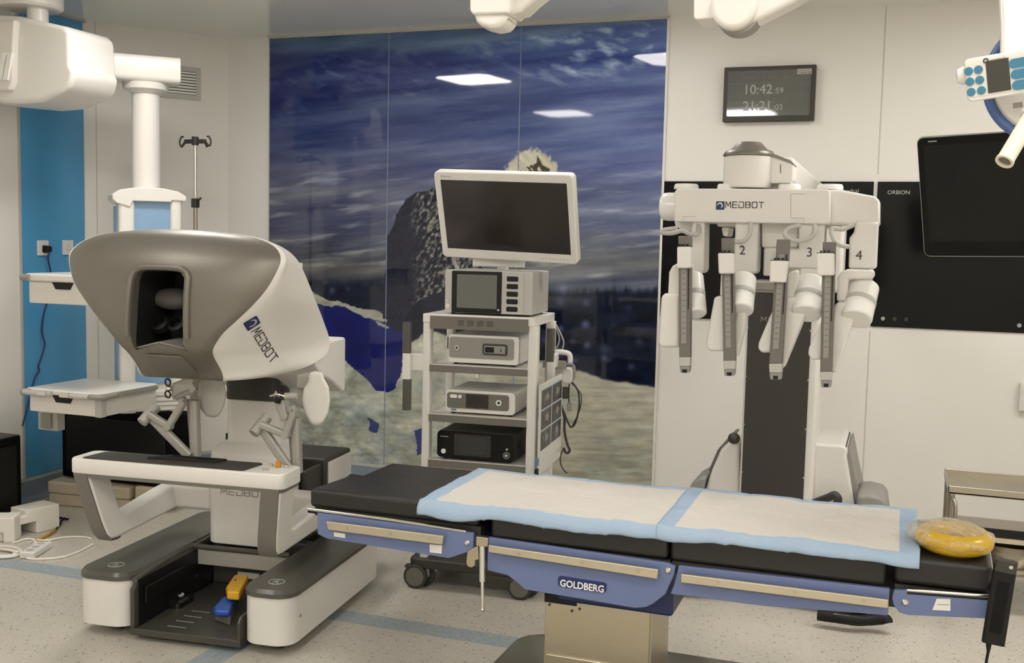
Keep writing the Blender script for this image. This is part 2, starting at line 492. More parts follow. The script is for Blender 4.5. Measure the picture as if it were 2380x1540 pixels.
# coved skirting
def skirt(name, a, b, n):
    prof = [(0, 0), (0.045, 0.0), (0.043, 0.006), (0.030, 0.016), (0.018, 0.034), (0.014, 0.06), (0.012, 0.118), (0, 0.118)]
    a, b, n = Vector(a), Vector(b), Vector(n)
    struct(name, MB().poly([[p + n * o + Vector((0, 0, z)) for o, z in prof] for p in (a, b)]), 'skirting')
def skirt_cap(name, a, b, n):
    a, b, n = Vector(a), Vector(b), Vector(n)
    prof = [(0, .118), (.014, .118), (.014, .137), (0, .137)]
    struct(name, MB().poly([[p + n * o + Vector((0, 0, z)) for o, z in prof] for p in (a, b)]), 'lightgrey')
skirt('baseboard_left', (ROOM_X0, ROOM_Y0, 0), (ROOM_X0, 5.36, 0), (1, 0, 0))
skirt('baseboard_corner', cpt(0), cpt(0.916), cn)
skirt('baseboard_back', (-4.24, 6.1, 0), (ROOM_X1, 6.1, 0), Yn)
skirt_cap('trim_4', (ROOM_X0, ROOM_Y0, 0), (ROOM_X0, 5.36, 0), (1, 0, 0))
skirt_cap('trim_5', cpt(0), cpt(0.916), cn)
skirt_cap('trim_6', (-4.24, 6.1, 0), (ROOM_X1, 6.1, 0), Yn)
# edge trim under the ceiling
struct('trim_7', MB().box(-3.92, -1.285, 6.078, 6.1, H - 0.016, H), 'lightgrey')
struct('trim_8', MB().box(-4.78, -4.755, 4.83, 5.36, H - 0.016, H), 'lightgrey')
# inlaid pale blue lines in the floor
struct('trim_9', MB().box(-4.73, 2.65, 3.825, 3.945, 0.0, 0.0006), 'floorblue')
struct('trim_10', MB().box(-2.42, -2.30, -2.5, 3.825, 0.0, 0.0006), 'floorblue')

# ceiling light panels, with the added fill panels behind the camera
for i, (x, y) in enumerate(PANELS):
    g = thing('ceiling_and_fill_light', 'square panel among the ceiling lights and added fill lights', 'ceiling light', (x, y, H), math.radians(10), 'recessed ceiling light panels', local=True)
    w = 0.245
    pts = [(-w, -w + .06), (-w + .06, -w), (w - .06, -w), (w, -w + .06), (w, w - .06), (w - .06, w), (-w + .06, w), (-w, w - .06)]
    part('diffuser', MB().prism([(a, b) for a, b in pts], 'z', -0.012, -0.006), 'light_bright' if i in (0, 4, 5) else 'light', g)
    part('frame', MB().poly([[(a * k, b * k, z) for a, b in pts] for k, z in ((1.0, -0.006), (1.0, -0.014), (1.06, -0.014), (1.08, 0.0))], cap=False), 'white', g)

# blue back-painted glass on the left wall
bw = thing('wall_panel', 'tall blue glass panel on the left wall with two sockets', 'wall panel', (-4.775, 5.1, 0.14))
part('glass', MB().box(-4.78, -4.772, 4.84, 5.352, 0.14, H - 0.016), 'bluewall', bw)
part('edge_strip', MB().box(-4.78, -4.768, 4.828, 4.84, 0.14, H - 0.016), 'lightgrey', bw, label='pale edge strip')

# ---------------------------------------------------------------- mural
rng = np.random.RandomState(7)
LAT = rng.rand(256, 256)
def vnoise(x, y):
    xi = np.floor(x).astype(int); yi = np.floor(y).astype(int)
    fx = x - xi; fy = y - yi
    fx = fx * fx * (3 - 2 * fx); fy = fy * fy * (3 - 2 * fy)
    g = lambda a, b: LAT[a % 256, b % 256]
    return (g(xi, yi) * (1 - fx) + g(xi + 1, yi) * fx) * (1 - fy) + (g(xi, yi + 1) * (1 - fx) + g(xi + 1, yi + 1) * fx) * fy
def fbm(x, y, o=4):
    s = 0; a = 0.5; t = 0
    for k in range(o):
        s = s + a * vnoise(x * 2 ** k + 17.3 * k, y * 2 ** k + 9.1 * k); t += a; a *= 0.55
    return s / t
def sstep(a, b, x):
    t = np.clip((x - a) / (b - a), 0, 1); return t * t * (3 - 2 * t)
def inpoly(px, py, poly):
    r = np.zeros(px.shape, bool)
    n = len(poly)
    for i in range(n):
        x1, y1 = poly[i]; x2, y2 = poly[(i + 1) % n]
        if y1 == y2: continue
        c = ((y1 > py) != (y2 > py)) & (px < (x2 - x1) * (py - y1) / (y2 - y1) + x1)
        r ^= c
    return r
def mural_rgb(X, Z):
    """the printed picture, in image pixels spread over the wall: u across 628..1552, v down 42..1080"""
    px = 628 + (X + 3.913) / 2.62 * 924.0  # image pixel column for each point of the wall
    sh = (px - 628) / 924.0
    top = 90 - 47 * sh; bot = 1056 + 80 * sh
    py = top + (2.877 - Z) / (2.877 - 0.1355) * (bot - top)
    # soft bends so that outlines are not ruled
    wx = (fbm(px / 34, py / 34, 3) - .5); wy = (fbm(px / 34 + 50, py / 34 + 20, 3) - .5)
    qx, qy = px + 16 * wx, py + 14 * wy
    ys = np.array([40, 90, 140, 200, 260, 320, 380, 440, 500, 560, 610, 650, 700, 2000.])
    L = np.array([(54, 78, 106), (54, 78, 106), (42, 54, 100), (56, 67, 104), (54, 65, 102), (52, 62, 100), (56, 62, 92), (72, 74, 92), (58, 60, 84), (56, 58, 72), (62, 62, 66), (48, 50, 60), (30, 32, 50), (30, 32, 50)], float)
    Rr = np.array([(92, 104, 138), (90, 108, 150), (80, 94, 138), (76, 88, 132), (78, 90, 132), (80, 90, 132), (86, 94, 132), (84, 92, 122), (80, 87, 112), (92, 96, 108), (100, 100, 104), (70, 74, 92), (34, 38, 62), (34, 38, 62)], float)
    vv = py + 26 * (fbm(px / 240, py / 60, 3) - .5) * 2
    c = np.zeros(px.shape + (3,))
    for k in range(3):
        c[..., k] = np.interp(vv, ys, L[:, k]) * (1 - sh) + np.interp(vv, ys, Rr[:, k]) * sh
    # long streaks of cloud, tilting up to the right
    tx, ty = px + 0.2 * py, py + 0.10 * (px - 628)
    st = fbm(tx / 210, ty / 24, 5) - .5
    c += st[..., None] * np.array([78, 76, 60])
    st2 = np.clip(fbm(tx / 120 + 9, ty / 15 + 4, 4) - .56, 0, 1) * 5 * sstep(330, 430, py) * (1 - sstep(610, 650, py))
    c += np.clip(st2, 0, 1)[..., None] * np.array([42, 41, 32])
    # mountain band near the top: darker below its outline, with snowy patches
    line = np.interp(px, [628, 700, 760, 850, 980, 1060, 1150, 1240, 1330, 1420, 1552], [178, 150, 130, 106, 112, 120, 92, 78, 76, 60, 45])
    band = sstep(line - 4, line + 8, qy) * (1 - sstep(line + 70, line + 140, qy))
    c -= (band * 15)[..., None] * np.array([1.0, 1.0, .35])
    ang = (px * .9 + py * .42)
    sn = np.clip(fbm((px + py * .8) / 46, (py - px * .32) / 17 + 31, 4) - .50, 0, 1) * 3.5 * band
    sn = np.clip(sn, 0, 1) * (0.35 + 0.65 * sstep(1180, 1400, px))
    c += sn[..., None] * np.array([84, 84, 56])
    # dark tree band
    ft = np.interp(px, [628, 690, 760, 900, 1000, 1330, 1552], [636, 634, 640, 646, 650, 660, 652]) + 14 * (fbm(px / 9, py / 60, 2) - .5)
    f = sstep(ft - 6, ft + 16, py)
    fc = np.array([17, 22, 37]) + (fbm(px / 40, py / 25, 4)[..., None] - .5) * np.array([26, 28, 40])
    c = c * (1 - f[..., None]) + fc * f[..., None]
    # blurred snow blobs among the trees
    for (bx, by, br, bs) in [(712, 656, 9, 40), (795, 668, 8, 40), (778, 650, 6, 26), (1347, 660, 14, 30), (1399, 740, 9, 60), (1345, 752, 7, 44), (1332, 748, 6, 34), (1404, 790, 8, 52), (1342, 800, 7, 46), (1348, 816, 5, 36), (1378, 826, 6, 36), (1442, 818, 8, 36), (1500, 838, 7, 38), (1441, 796, 11, 26), (1516, 780, 9, 30), (1343, 690, 12, 30), (1400, 690, 9, 30), (1490, 700, 9, 14), (1372, 782, 7, 30), (1312, 780, 8, 26), (836, 664, 5, 22), (1300, 726, 8, 20), (1460, 740, 6, 16)]:
        g = np.exp(-((px - bx) ** 2 + (py - by) ** 2) / (br * br)) * bs
        c += g[..., None] * np.array([1, 1, 1.25])
    # snow field
    snow_l = np.array([150, 151, 140]); snow_r = np.array([154, 150, 136])
    k = sstep(880, 1300, px)[..., None]
    sc = snow_l * (1 - k) + snow_r * k
    lump = fbm((px + py * .5) / 30, (py - px * .25) / 17, 5) - .5
    fine = fbm(px / 60, py / 7, 4) - .5
    kk = k[..., 0]
    sc = sc + (lump * (105 - 70 * kk))[..., None] * np.array([1, 1, .92]) + (fine * (20 + 26 * kk))[..., None]
    sc = sc - (sstep(880, 1080, py) * 10)[..., None]
    cool = sstep(.52, .70, fbm(px / 80, py / 60 + 7, 3)) * (0.7 - .35 * kk)
    sc = sc + cool[..., None] * np.array([-14, -7, 5])
    edge = np.interp(qx, [628, 790, 830, 870, 898, 935, 990, 1040, 1250, 1320, 1400, 1450, 1520, 1552], [770, 812, 834, 862, 886, 905, 790, 760, 822, 838, 856, 872, 882, 886])
    sm = sstep(-3, 4, qy - edge)
    c = c * (1 - sm[..., None]) + sc * sm[..., None]
    # ridge of snow and blue hollow at the left
    ridge = inpoly(qx, qy, [(600, 640), (690, 658), (740, 672), (800, 690), (860, 705), (905, 716), (922, 722), (922, 740), (890, 735), (850, 716), (800, 708), (745, 700), (728, 704), (708, 735), (600, 760)])
    rc = np.array([140, 138, 128]) + (fbm(px / 26, py / 12, 4)[..., None] - .5) * 60
    c = np.where(ridge[..., None], rc, c)
    hol = inpoly(qx, qy, [(600, 760), (712, 735), (730, 703), (760, 699), (830, 706), (885, 730), (945, 748), (985, 765), (985, 800), (962, 900), (940, 909), (912, 905), (880, 872), (835, 838), (795, 815), (600, 765)])
    hc = np.array([12, 20, 84]) + (fbm(px / 70, py / 40, 3)[..., None] - .5) * np.array([12, 14, 30])
    c = np.where(hol[..., None], hc, c)
    for pl in ([(862, 722), (935, 735), (934, 741), (905, 735)], [(905, 737), (940, 753), (938, 757), (912, 748)]):
        c = np.where(inpoly(px + 7 * wx, py + 5 * wy, pl)[..., None], np.array([140, 138, 128.]), c)
    blue2 = inpoly(qx, qy, [(1010, 1000), (1034, 992), (1030, 1050), (1012, 1055)]) | inpoly(qx, qy, [(888, 970), (918, 980), (914, 1005), (892, 1000)])
    c = np.where(blue2[..., None], np.array([40, 50, 100.]), c)
    # animal seen from behind: dark navy flank, mottled fur
    body = inpoly(qx, qy, [(1120, 400), (1040, 428), (1005, 436), (978, 456), (955, 492), (938, 540), (931, 600), (930, 690), (936, 735), (955, 762), (972, 762), (985, 730), (1002, 700), (1030, 680), (1160, 640), (1200, 420)])
    fur = fbm((px + .3 * py) / 5, py / 8, 4)
    lightk = sstep(982, 1030, px + 26 * (fbm(px / 40, py / 50, 3) - .5) * 2 - .08 * (py - 500)) * sstep(.40, .66, fur)
    bc = np.array([19, 22, 40]) + (fur[..., None] - .5) * 26
    bc = bc * (1 - lightk[..., None]) + (np.array([84, 83, 76]) + (fur[..., None] - .5) * 140) * lightk[..., None]
    bm_ = body
    c = np.where(bm_[..., None], bc, c)
    # pale furry tuft with dark strokes
    r = np.hypot((qx - 1270) / 63.0, (qy - 398) / 64.0) + (fbm(px / 5, py / 9, 2) - .5) * .12
    tm = (1 - sstep(.86, 1.06, r + .22 * (fbm(px / 3.2, py / 7, 2) - .5))) * (qy < 470)
    tc = np.array([172, 166, 150]) + (fbm((px - py) / 8, py / 22, 3)[..., None] - .5) * 56
    dk = inpoly(px + 12 * wx, py + 10 * wy, [(1282, 350), (1292, 372), (1312, 380), (1310, 400), (1280, 404), (1250, 402), (1236, 392), (1262, 380), (1278, 372)]) & (fbm((px - .5 * py) / 7, py / 16, 3) > .42)
    tc = np.where(dk[..., None], np.array([62, 56, 44.]), tc)
    c = c * (1 - tm[..., None]) + tc * tm[..., None]
    c = np.clip(c, 4, 235) / 255.0
    return np.where(c <= 0.04045, c / 12.92, ((c + 0.055) / 1.055) ** 2.4) * np.array([1.42, 1.47, 1.46])
def mat_mural():
    m = bpy.data.materials.new('printed glass mural')
    m.use_nodes = True
    nt = m.node_tree; b = nt.nodes['Principled BSDF']
    a = nt.nodes.new('ShaderNodeAttribute'); a.attribute_name = 'print'
    nt.links.new(a.outputs['Color'], b.inputs['Base Color'])
    b.inputs['Roughness'].default_value = 0.035
    b.inputs['Specular IOR Level'].default_value = 0.45
    return m
M['mural'] = mat_mural()
mur = thing('wall_mural', 'three panel glass mural of a snowy mountain landscape on back wall', 'mural', (-2.6, 6.09, 0.14))
sx1, sx2 = at(906.2, 76, 6.1).x, at(1213.2, 61, 6.1).x
for (xa, xb) in ((-3.913, sx1 - .003), (sx1 + .003, sx2 - .003), (sx2 + .003, -1.293)):
    nx = int((xb - xa) / 0.0055); nz = 500
    xs = np.linspace(xa, xb, nx); zs = np.linspace(0.1365, 2.877, nz)
    XX, ZZ = np.meshgrid(xs, zs)
    rgb = mural_rgb(XX, ZZ)
    me = bpy.data.meshes.new('glass_panel')
    co_ = np.stack([XX - (-2.6), np.full_like(XX, 6.092 - 6.09), ZZ - 0.14], -1).reshape(-1, 3)
    idx = np.arange(nx * nz).reshape(nz, nx)
    q = np.stack([idx[:-1, :-1], idx[:-1, 1:], idx[1:, 1:], idx[1:, :-1]], -1).reshape(-1, 4)
    me.vertices.add(len(co_)); me.vertices.foreach_set('co', co_.ravel())
    me.loops.add(q.size); me.loops.foreach_set('vertex_index', q.ravel())
    me.polygons.add(len(q)); me.polygons.foreach_set('loop_start', np.arange(0, q.size, 4)); me.polygons.foreach_set('loop_total', np.full(len(q), 4))
    at_ = me.color_attributes.new('print', 'FLOAT_COLOR', 'POINT')
    at_.data.foreach_set('color', np.concatenate([rgb.reshape(-1, 3), np.ones((nx * nz, 1))], 1).ravel().astype(np.float32))
    me.update(); me.validate()
    me.materials.append(M['mural'])
    o = bpy.data.objects.new('glass_panel', me); COL.objects.link(o); o.parent = mur
    part('panel_core', MB().box(xa, xb, 6.0925, 6.0995, 0.1365, 2.877), 'navy', mur)
for sx in (sx1, sx2):
    part('panel_joint', MB().box(sx - .0028, sx + .0028, 6.0905, 6.0995, 0.1365, 2.877), mat('pale joint', (0.20, 0.24, 0.36), .5, noise=0), mur, label='pale vertical joint strip')
part('edge_trim', MB().box(-3.919, -3.913, 6.088, 6.1, .1365, 2.877), 'lightgrey', mur)
part('edge_trim', MB().box(-1.293, -1.279, 6.086, 6.1, .1365, 2.877), 'white', mur)

# ---------------------------------------------------------------- wall fittings
# black glass displays flush in the back wall
def wall_display(name, x0, x1, z0, z1, label):
    t = thing(name, label, 'display', ((x0 + x1) / 2, 6.095, z0))
    part('glass_front', MB().box(x0, x1, 6.088, 6.1, z0, z1), 'blackgloss', t, bevel=0.003)
    return t
dl = wall_display('wall_display', at(1542, 422, 6.1).x, at(2031.5, 422, 6.1).x, 1.178, 1.9595, 'wide black glass wall display behind the robot arms')
dr = wall_display('wall_display', at(2040.5, 422, 6.1).x, 1.25, 1.178, 1.9595, 'wide black glass wall display behind the hanging monitor')
p = at(2062, 451, 6.088)
part('lettering', text_mb('ORBION', .030, plane_map(p, (1, 0, 0), (0, 0, 1))), 'faint', dr)
p = at(1958, 447, 6.088)
part('lettering', text_mb('medical', .028, plane_map(p, (1, 0, 0), (0, 0, 1))), 'faint', dl)
for (x, y, k) in ((2052, 740, 'clocktext'), (2079, 741, 'darkgrey'), (2106, 742, 'darkgrey'), (2369, 756, 'clocktext')):
    p = at(x, y, 6.088)
    part('button', MB().cyl(p, p + Vector((0, -0.004, 0)), .011, .010), k, dr, label='round button')
# wall clock display
ck = thing('clock_display', 'grey wall clock screen above the surgical robot', 'clock', (at(1790, 220, 6.07).x, 6.07, 2.35))
a0, a1 = at(1685, 158, 6.07), at(1896, 280, 6.07)
cx0, cx1, cz0, cz1 = a0.x, at(1898, 150, 6.07).x, at(1681, 284, 6.07).z, a0.z
part('housing', MB().box(cx0, cx1, 6.05, 6.1, cz0, cz1), 'darkgrey', ck, bevel=.004)
part('screen', MB().box(cx0 + .022, cx1 - .022, 6.047, 6.052, cz0 + .028, cz1 - .022), mat('clock glass', (0.075, 0.08, 0.072), .04, noise=0, spec=1.0), ck)
P_ = lambda fx, fz: (cx0 + (cx1 - cx0) * fx, 6.0468, cz0 + (cz1 - cz0) * fz)
cm = lambda fx, fz: plane_map(P_(fx, fz), (1, 0, 0), (0, 0, 1))
part('lettering', text_mb('TUESDAY 21 APRIL 2026', .024, cm(.2, .77)), 'lcd', ck, label='faint date line')
part('lettering', text_mb('10:42', .072, cm(.22, .50), bold=.0008), 'clocktext', ck, label='time digits 10:42')
part('lettering', text_mb(':59', .044, cm(.555, .50)), 'clocktext', ck)
part('lettering', text_mb('21:21', .072, cm(.22, .20), bold=.0008), 'clocktext', ck, label='timer digits 21:21')
part('lettering', text_mb(':03', .044, cm(.555, .20)), 'clocktext', ck)
for fz, s in ((.80, '22.7'), (.62, '41.7'), (.42, '1')):
    part('lettering', text_mb(s, .030, cm(.84, fz)), 'lcd', ck)
for fz in (.34, .68):
    q = P_(.05, fz); part('divider', MB().box(q[0], q[0] + .33, 6.046, 6.048, q[2], q[2] + .003), 'lcd', ck)
q = P_(.80, .83); part('badge', MB().box(q[0], q[0] + .078, 6.046, 6.048, q[2], q[2] + .03), 'inkgrey', ck)
# air grille on the corner wall
gv = thing('air_grille', 'pale louvred air grille high on the corner wall', 'vent', tuple(cpt(.46) + Vector((0, 0, 2.45))))
def cwall(px, py):
    d = ray(px, py); o = Vector((-4.78, 5.36, 0)); k = (o - CAMLOC).dot(cn) / d.dot(cn)
    return CAMLOC + d * k
g0, g1 = cwall(330, 155), cwall(455, 222)
ta, tb = (g0 - cpt(0)).dot(cdir), (g1 - cpt(0)).dot(cdir)
za, zb = g1.z, g0.z
quad = lambda t0, t1, z0, z1, o0, o1: [[cpt(t0, o0) + Vector((0, 0, z0)), cpt(t1, o0) + Vector((0, 0, z0)), cpt(t1, o0) + Vector((0, 0, z1)), cpt(t0, o0) + Vector((0, 0, z1))], [cpt(t0, o1) + Vector((0, 0, z0)), cpt(t1, o1) + Vector((0, 0, z0)), cpt(t1, o1) + Vector((0, 0, z1)), cpt(t0, o1) + Vector((0, 0, z1))]]
part('backing', MB().poly(quad(ta, tb, za, zb, 0.0005, .002)), 'grey', gv)
fm = MB()
for q in ((ta - .03, ta, za - .03, zb + .03), (tb, tb + .03, za - .03, zb + .03), (ta, tb, za - .03, za), (ta, tb, zb, zb + .03)): fm.poly(quad(*q, .0005, .010))
part('frame', fm, 'lightgrey', gv)
for k in range(8):
    z = za + (zb - za) * (k + .5) / 8
    part('slat', MB().poly(quad(ta, tb, z - .0055, z + .0055, .002, .009)), 'wall', gv)
# sockets on the blue panel
def socket(px, py, label, plug):
    c = atx(px, py, -4.772)
    s = thing('wall_socket', label, 'socket', tuple(c), group='white sockets on the blue panel')
    part('plate', MB().box(-4.772, -4.762, c.y - .043, c.y + .043, c.z - .045, c.z + .045), 'white', s, bevel=.003)
    for dy, dz, w, h_ in ((0, .012, .003, .010), (-.011, -.012, .008, .003), (.011, -.012, .008, .003)):
        part('slot', MB().box(-4.7622, -4.7612, c.y + dy - w / 2, c.y + dy + w / 2, c.z + dz - h_ / 2, c.z + dz + h_ / 2), 'black', s)
    return c
s1 = socket(98, 576, 'white wall socket holding a black plug', True)
s2 = socket(156, 575, 'empty white wall socket beside the console head', False)
pc = thing('power_cable', 'dark cable hanging from the black plug down the blue panel', 'cable', (-4.75, s1.y, s1.z))
part('plug', MB().poly([rr for rr in [[(-4.761 + d, s1.y + .012 + a * k, s1.z - .006 + b * k) for a, b in rrect(-.022, .022, -.022, .022, .008)] for d, k in ((0, 1), (.03, .85), (.04, .6))]]), 'black', pc)
part('cord', MB().tube([(-4.73, s1.y + .012, s1.z - .02), (-4.735, atx(112, 602, -4.735).y, atx(112, 602, -4.735).z)] + [tuple(atx(x, y, -4.745)) for x, y in ((118, 640), (112, 690), (100, 740), (98, 775), (104, 800), (96, 830), (89, 850), (91, 862), (80, 880), (60, 960), (52, 990))], .0052), 'cableblue', pc)
# white socket box at the right end of the back wall
wb = thing('wall_box', 'small beige switch box low on the right wall', 'switch box', tuple(at(2378, 922, 6.09)))
c = at(2368, 922, 6.09)
part('plate', MB().box(c.x, c.x + .09, 6.065, 6.1, c.z - .07, c.z + .075), 'warmwhite', wb, bevel=.004)
part('rocker', MB().box(c.x + .03, c.x + .06, 6.06, 6.066, c.z - .03, c.z + .03), 'white', wb)
# ================================================================== LEFT SIDE: pendant, stand, stored things
pd = thing('ceiling_pendant', 'white ceiling supply pendant with two drawer shelves by blue panel', 'pendant', (-3.94, 4.97, 2.88))
c0 = at(70, 22, 4.5)
part('ceiling_flange', MB().lathe([(.0, H), (.165, H), (.165, c0.z + .012), (.15, c0.z), (.0, c0.z)], (c0.x, 4.5, 0)), 'white', pd)
b0 = at(88, 60, 4.5)
part('post', MB().cyl((b0.x, 4.5, c0.z), (b0.x, 4.5, b0.z - .1), .053), 'white', pd)
part('joint_housing', MB().shape([(-60, 30), (40, 36), (148, 60), (161, 72), (164, 150), (172, 166), (164, 196), (148, 214), (98, 236), (40, 241), (-60, 232)], 4.36, .34), 'white', pd, bevel=.028, seg=4)
part('housing_cover', MB().shape([(-70, 60), (34, 44), (30, 100), (28, 190), (20, 210), (-70, 214)], 4.325, .05), 'warmwhite', pd, bevel=.012)
for k in range(2):
    part('trim_stripe', MB().shape([(4 + 14 * k, 122), (13 + 14 * k, 122), (3 + 14 * k, 186), (-8 + 14 * k, 186)], 4.315, .02), 'white_gloss', pd)
a, b = Vector((-4.22, 4.545, 0)), Vector((-3.757, 4.966, 0))
d = (b - a).normalized(); nb = Vector((-d.y, d.x, 0))
ring = lambda p: [p + nb * y + Vector((0, 0, z)) for y, z in rrect(0.0, .20, 2.42, 2.562, .03)]
part('support_arm', MB().poly([ring(a), ring(b)]), 'white', pd, bevel=.006)
p = fl(374, 176, 2.46); 
part('cap_screw', MB().cyl(p + Vector((.004, -.004, 0)), p + Vector((-.01, .01, 0)), .011), 'darkgrey', pd)
cx, cy = -3.972, 4.94
part('collar', MB().lathe([(0, 2.365), (.085, 2.365), (.095, 2.375), (.12, 2.385), (.125, 2.42), (0, 2.42)], (cx, cy, 0)), 'white', pd)
part('column', MB().cyl((cx, cy, 1.83), (cx, cy, 2.37), .076), 'white', pd)
ha = math.radians(45)
hr_ = lambda u, v, z: Vector((cx + u * math.cos(ha) - v * math.sin(ha), cy + u * math.sin(ha) + v * math.cos(ha), z))
HW = .172
def hbox(u0, u1, v0, v1, z0, z1, r=0):
    q = rrect(u0, u1, v0, v1, r) if r else [(u0, v0), (u1, v0), (u1, v1), (u0, v1)]
    return MB().poly([[hr_(u, v, z0) for u, v in q], [hr_(u, v, z1) for u, v in q]])
zb_ = .60
capp = [(-HW - .02, 1.775), (-HW - .022, 1.80), (-HW + .02, 1.828), (-.07, 1.842), (.07, 1.842), (HW - .02, 1.828), (HW + .022, 1.80), (HW + .02, 1.775), (HW - .055, 1.778), (HW - .06, 1.768), (-HW + .085, 1.768), (-HW + .07, 1.735), (-HW - .0, 1.755)]
part('head_cap', MB().poly([[hr_(u, v, z) for u, z in capp] for v in (-.16, .15)]), 'white', pd, bevel=.010, seg=4)
part('pillar', hbox(-HW + .012, -HW + .095, -.15, -.05, zb_, 1.79, .022), 'white', pd)
part('pillar', hbox(HW - .062, HW, -.15, -.05, zb_, 1.79, .022), 'white', pd)
part('front_panel', hbox(-HW + .095, HW - .062, -.125, -.11, .76, 1.772), 'panelblue', pd, label='pale blue front panel')
part('body', hbox(-HW + .02, HW - .01, -.11, .13, zb_, 1.79), 'warmwhite', pd)
part('side_panel', hbox(-HW + .004, -HW + .018, -.08, .10, .7, 1.74), 'panelblue', pd)
part('lower_drawer', hbox(-HW + .03, HW + .005, -.155, -.10, .61, .72), 'warmwhite', pd, bevel=.006)
for z in (.635, .66, .69): part('groove', hbox(-HW + .03, HW + .004, -.158, -.15, z, z + .004), 'midgrey', pd)
# gas outlet block under the shelf
q0 = at(88, 966, 4.5)
part('outlet_block', MB().box(q0.x, q0.x + .13, 4.5, 4.56, q0.z - .075, q0.z + .10), 'lightgrey', pd, bevel=.004)
part('outlet', MB().box(q0.x + .03, q0.x + .10, 4.485, 4.5, q0.z - .06, q0.z + .02), 'midgrey', pd, bevel=.004)
def shelf(z0, z1, z2, x0, x1_, y0, y1, full):
    o = part('drawer_shelf', MB().box(x0 + .006, x1_ - .006, y0 + .012, y1, z0, z1), 'warmwhite', pd, bevel=.006)
    part('top_plate', MB().box(x0 - .004, x1_ + .004, y0 - .004, y1 + .004, z1, z2), 'white', o, bevel=.012)
    m_ = (x0 + x1_) / 2
    part('grip', MB().prism([(m_ - .072, z1 - .002), (m_ + .06, z1 - .002), (m_ + .04, z1 - .036), (m_ - .05, z1 - .036)], 'y', y0 + .006, y0 + .02), 'black', o)
    part('corner_post', MB().prism(rrect(x1_ - .04, x1_ + .003, y0 + .004, y0 + .05, .012), 'z', z0, z1), 'lightgrey', o)
    part('bumper', MB().cyl((x0 - .022, y0 - .006, z2 - .022), (x0 + .03, y0 - .006, z2 - .022), .017), 'midgrey', o)
    part('side_rail', MB().bar((x1_ + .012, y0 - .01, z1 + .012), (x1_ + .012, y1 - .02, z1 + .012), .012, .026), 'midgrey', o, bevel=.003)
    if full:
        for (ua, ub) in ((x0 - .004, m_ - .06), (m_ + .055, x1_ - .055)):
            part('front_rail', MB().tube([(ua, y0 - .016, z1 + .010), ((ua + ub) / 2, y0 - .02, z1 + .008), (ub, y0 - .016, z1 + .010)], .015, flat=.8), 'lightgrey', o)
        part('corner_guard', MB().tube([(x1_ - .045, y0 - .014, z1 + .012), (x1_ - .01, y0 - .016, z1 + .012), (x1_ + .014, y0 + .01, z1 + .012), (x1_ + .014, y0 + .10, z1 + .012)], .016, flat=.8), 'midgrey', o)
        for xx in (m_ - .11, m_ + .035):
            part('clamp', MB().box(xx - .028, xx + .03, y0 - .036, y0 - .018, z1 - .002, z1 + .022), 'chrome', o, bevel=.004)
        for yy in (y0 + .12, y1 - .03):
            part('clamp', MB().cyl((x1_ + .018, yy, z1 + .012), (x1_ + .026, yy, z1 + .012), .008), 'chrome', o)
shelf(1.222, 1.335, 1.376, -4.215, -3.745, 4.30, 4.745, False)
shelf(.657, .752, .782, -4.222, -3.752, 4.30, 4.745, True)

# infusion stand
iv = thing('infusion_stand', 'slim infusion stand with black four hook top behind the console', 'infusion stand', (-4.0, 5.42, 0))
ix, iy = -4.0, 5.42
part('upper_pole', MB().cyl((ix, iy, 1.60), (ix, iy, 2.14), .0095), 'chrome', iv)
part('lower_pole', MB().cyl((ix, iy, .06), (ix, iy, 1.76), .0125), 'steel', iv)
part('height_clamp', MB().box(ix - .018, ix + .018, iy - .02, iy + .02, 1.755, 1.81), 'darkgrey', iv, bevel=.005)
part('clamp_lever', MB().tube([(ix + .015, iy - .01, 1.805), (ix + .04, iy - .012, 1.805), (ix + .048, iy - .012, 1.815)], .006), 'darkgrey', iv)
hd = part('hook_bar', MB().box(ix - .075, ix + .075, iy - .014, iy + .014, 2.138, 2.163), 'darkgrey', iv, bevel=.008)
part('hub', MB().cyl((ix, iy, 2.128), (ix, iy, 2.178), .02), 'darkgrey', iv)
for s in (-1, 1):
    part('hook', MB().tube([(ix + s * .07, iy, 2.153), (ix + s * .10, iy, 2.123), (ix + s * .112, iy, 2.148), (ix + s * .098, iy, 2.178), (ix + s * .085, iy, 2.178)], .005), 'darkgrey', iv)
    part('hook', MB().tube([(ix + s * .07, iy, 2.145), (ix + s * .088, iy - .01, 2.118), (ix + s * .10, iy - .012, 2.128)], .005), 'darkgrey', iv)
for k in range(5):
    a_ = 2 * PI * k / 5 + .3
    part('leg', MB().bar((ix, iy, .07), (ix + .165 * math.cos(a_), iy + .165 * math.sin(a_), .06), .03, .02), 'lightgrey', iv, bevel=.004)
    part('caster', MB().cyl((ix + .165 * math.cos(a_) - .012, iy + .165 * math.sin(a_), .025), (ix + .165 * math.cos(a_) + .012, iy + .165 * math.sin(a_), .025), .025), 'darkgrey', iv)

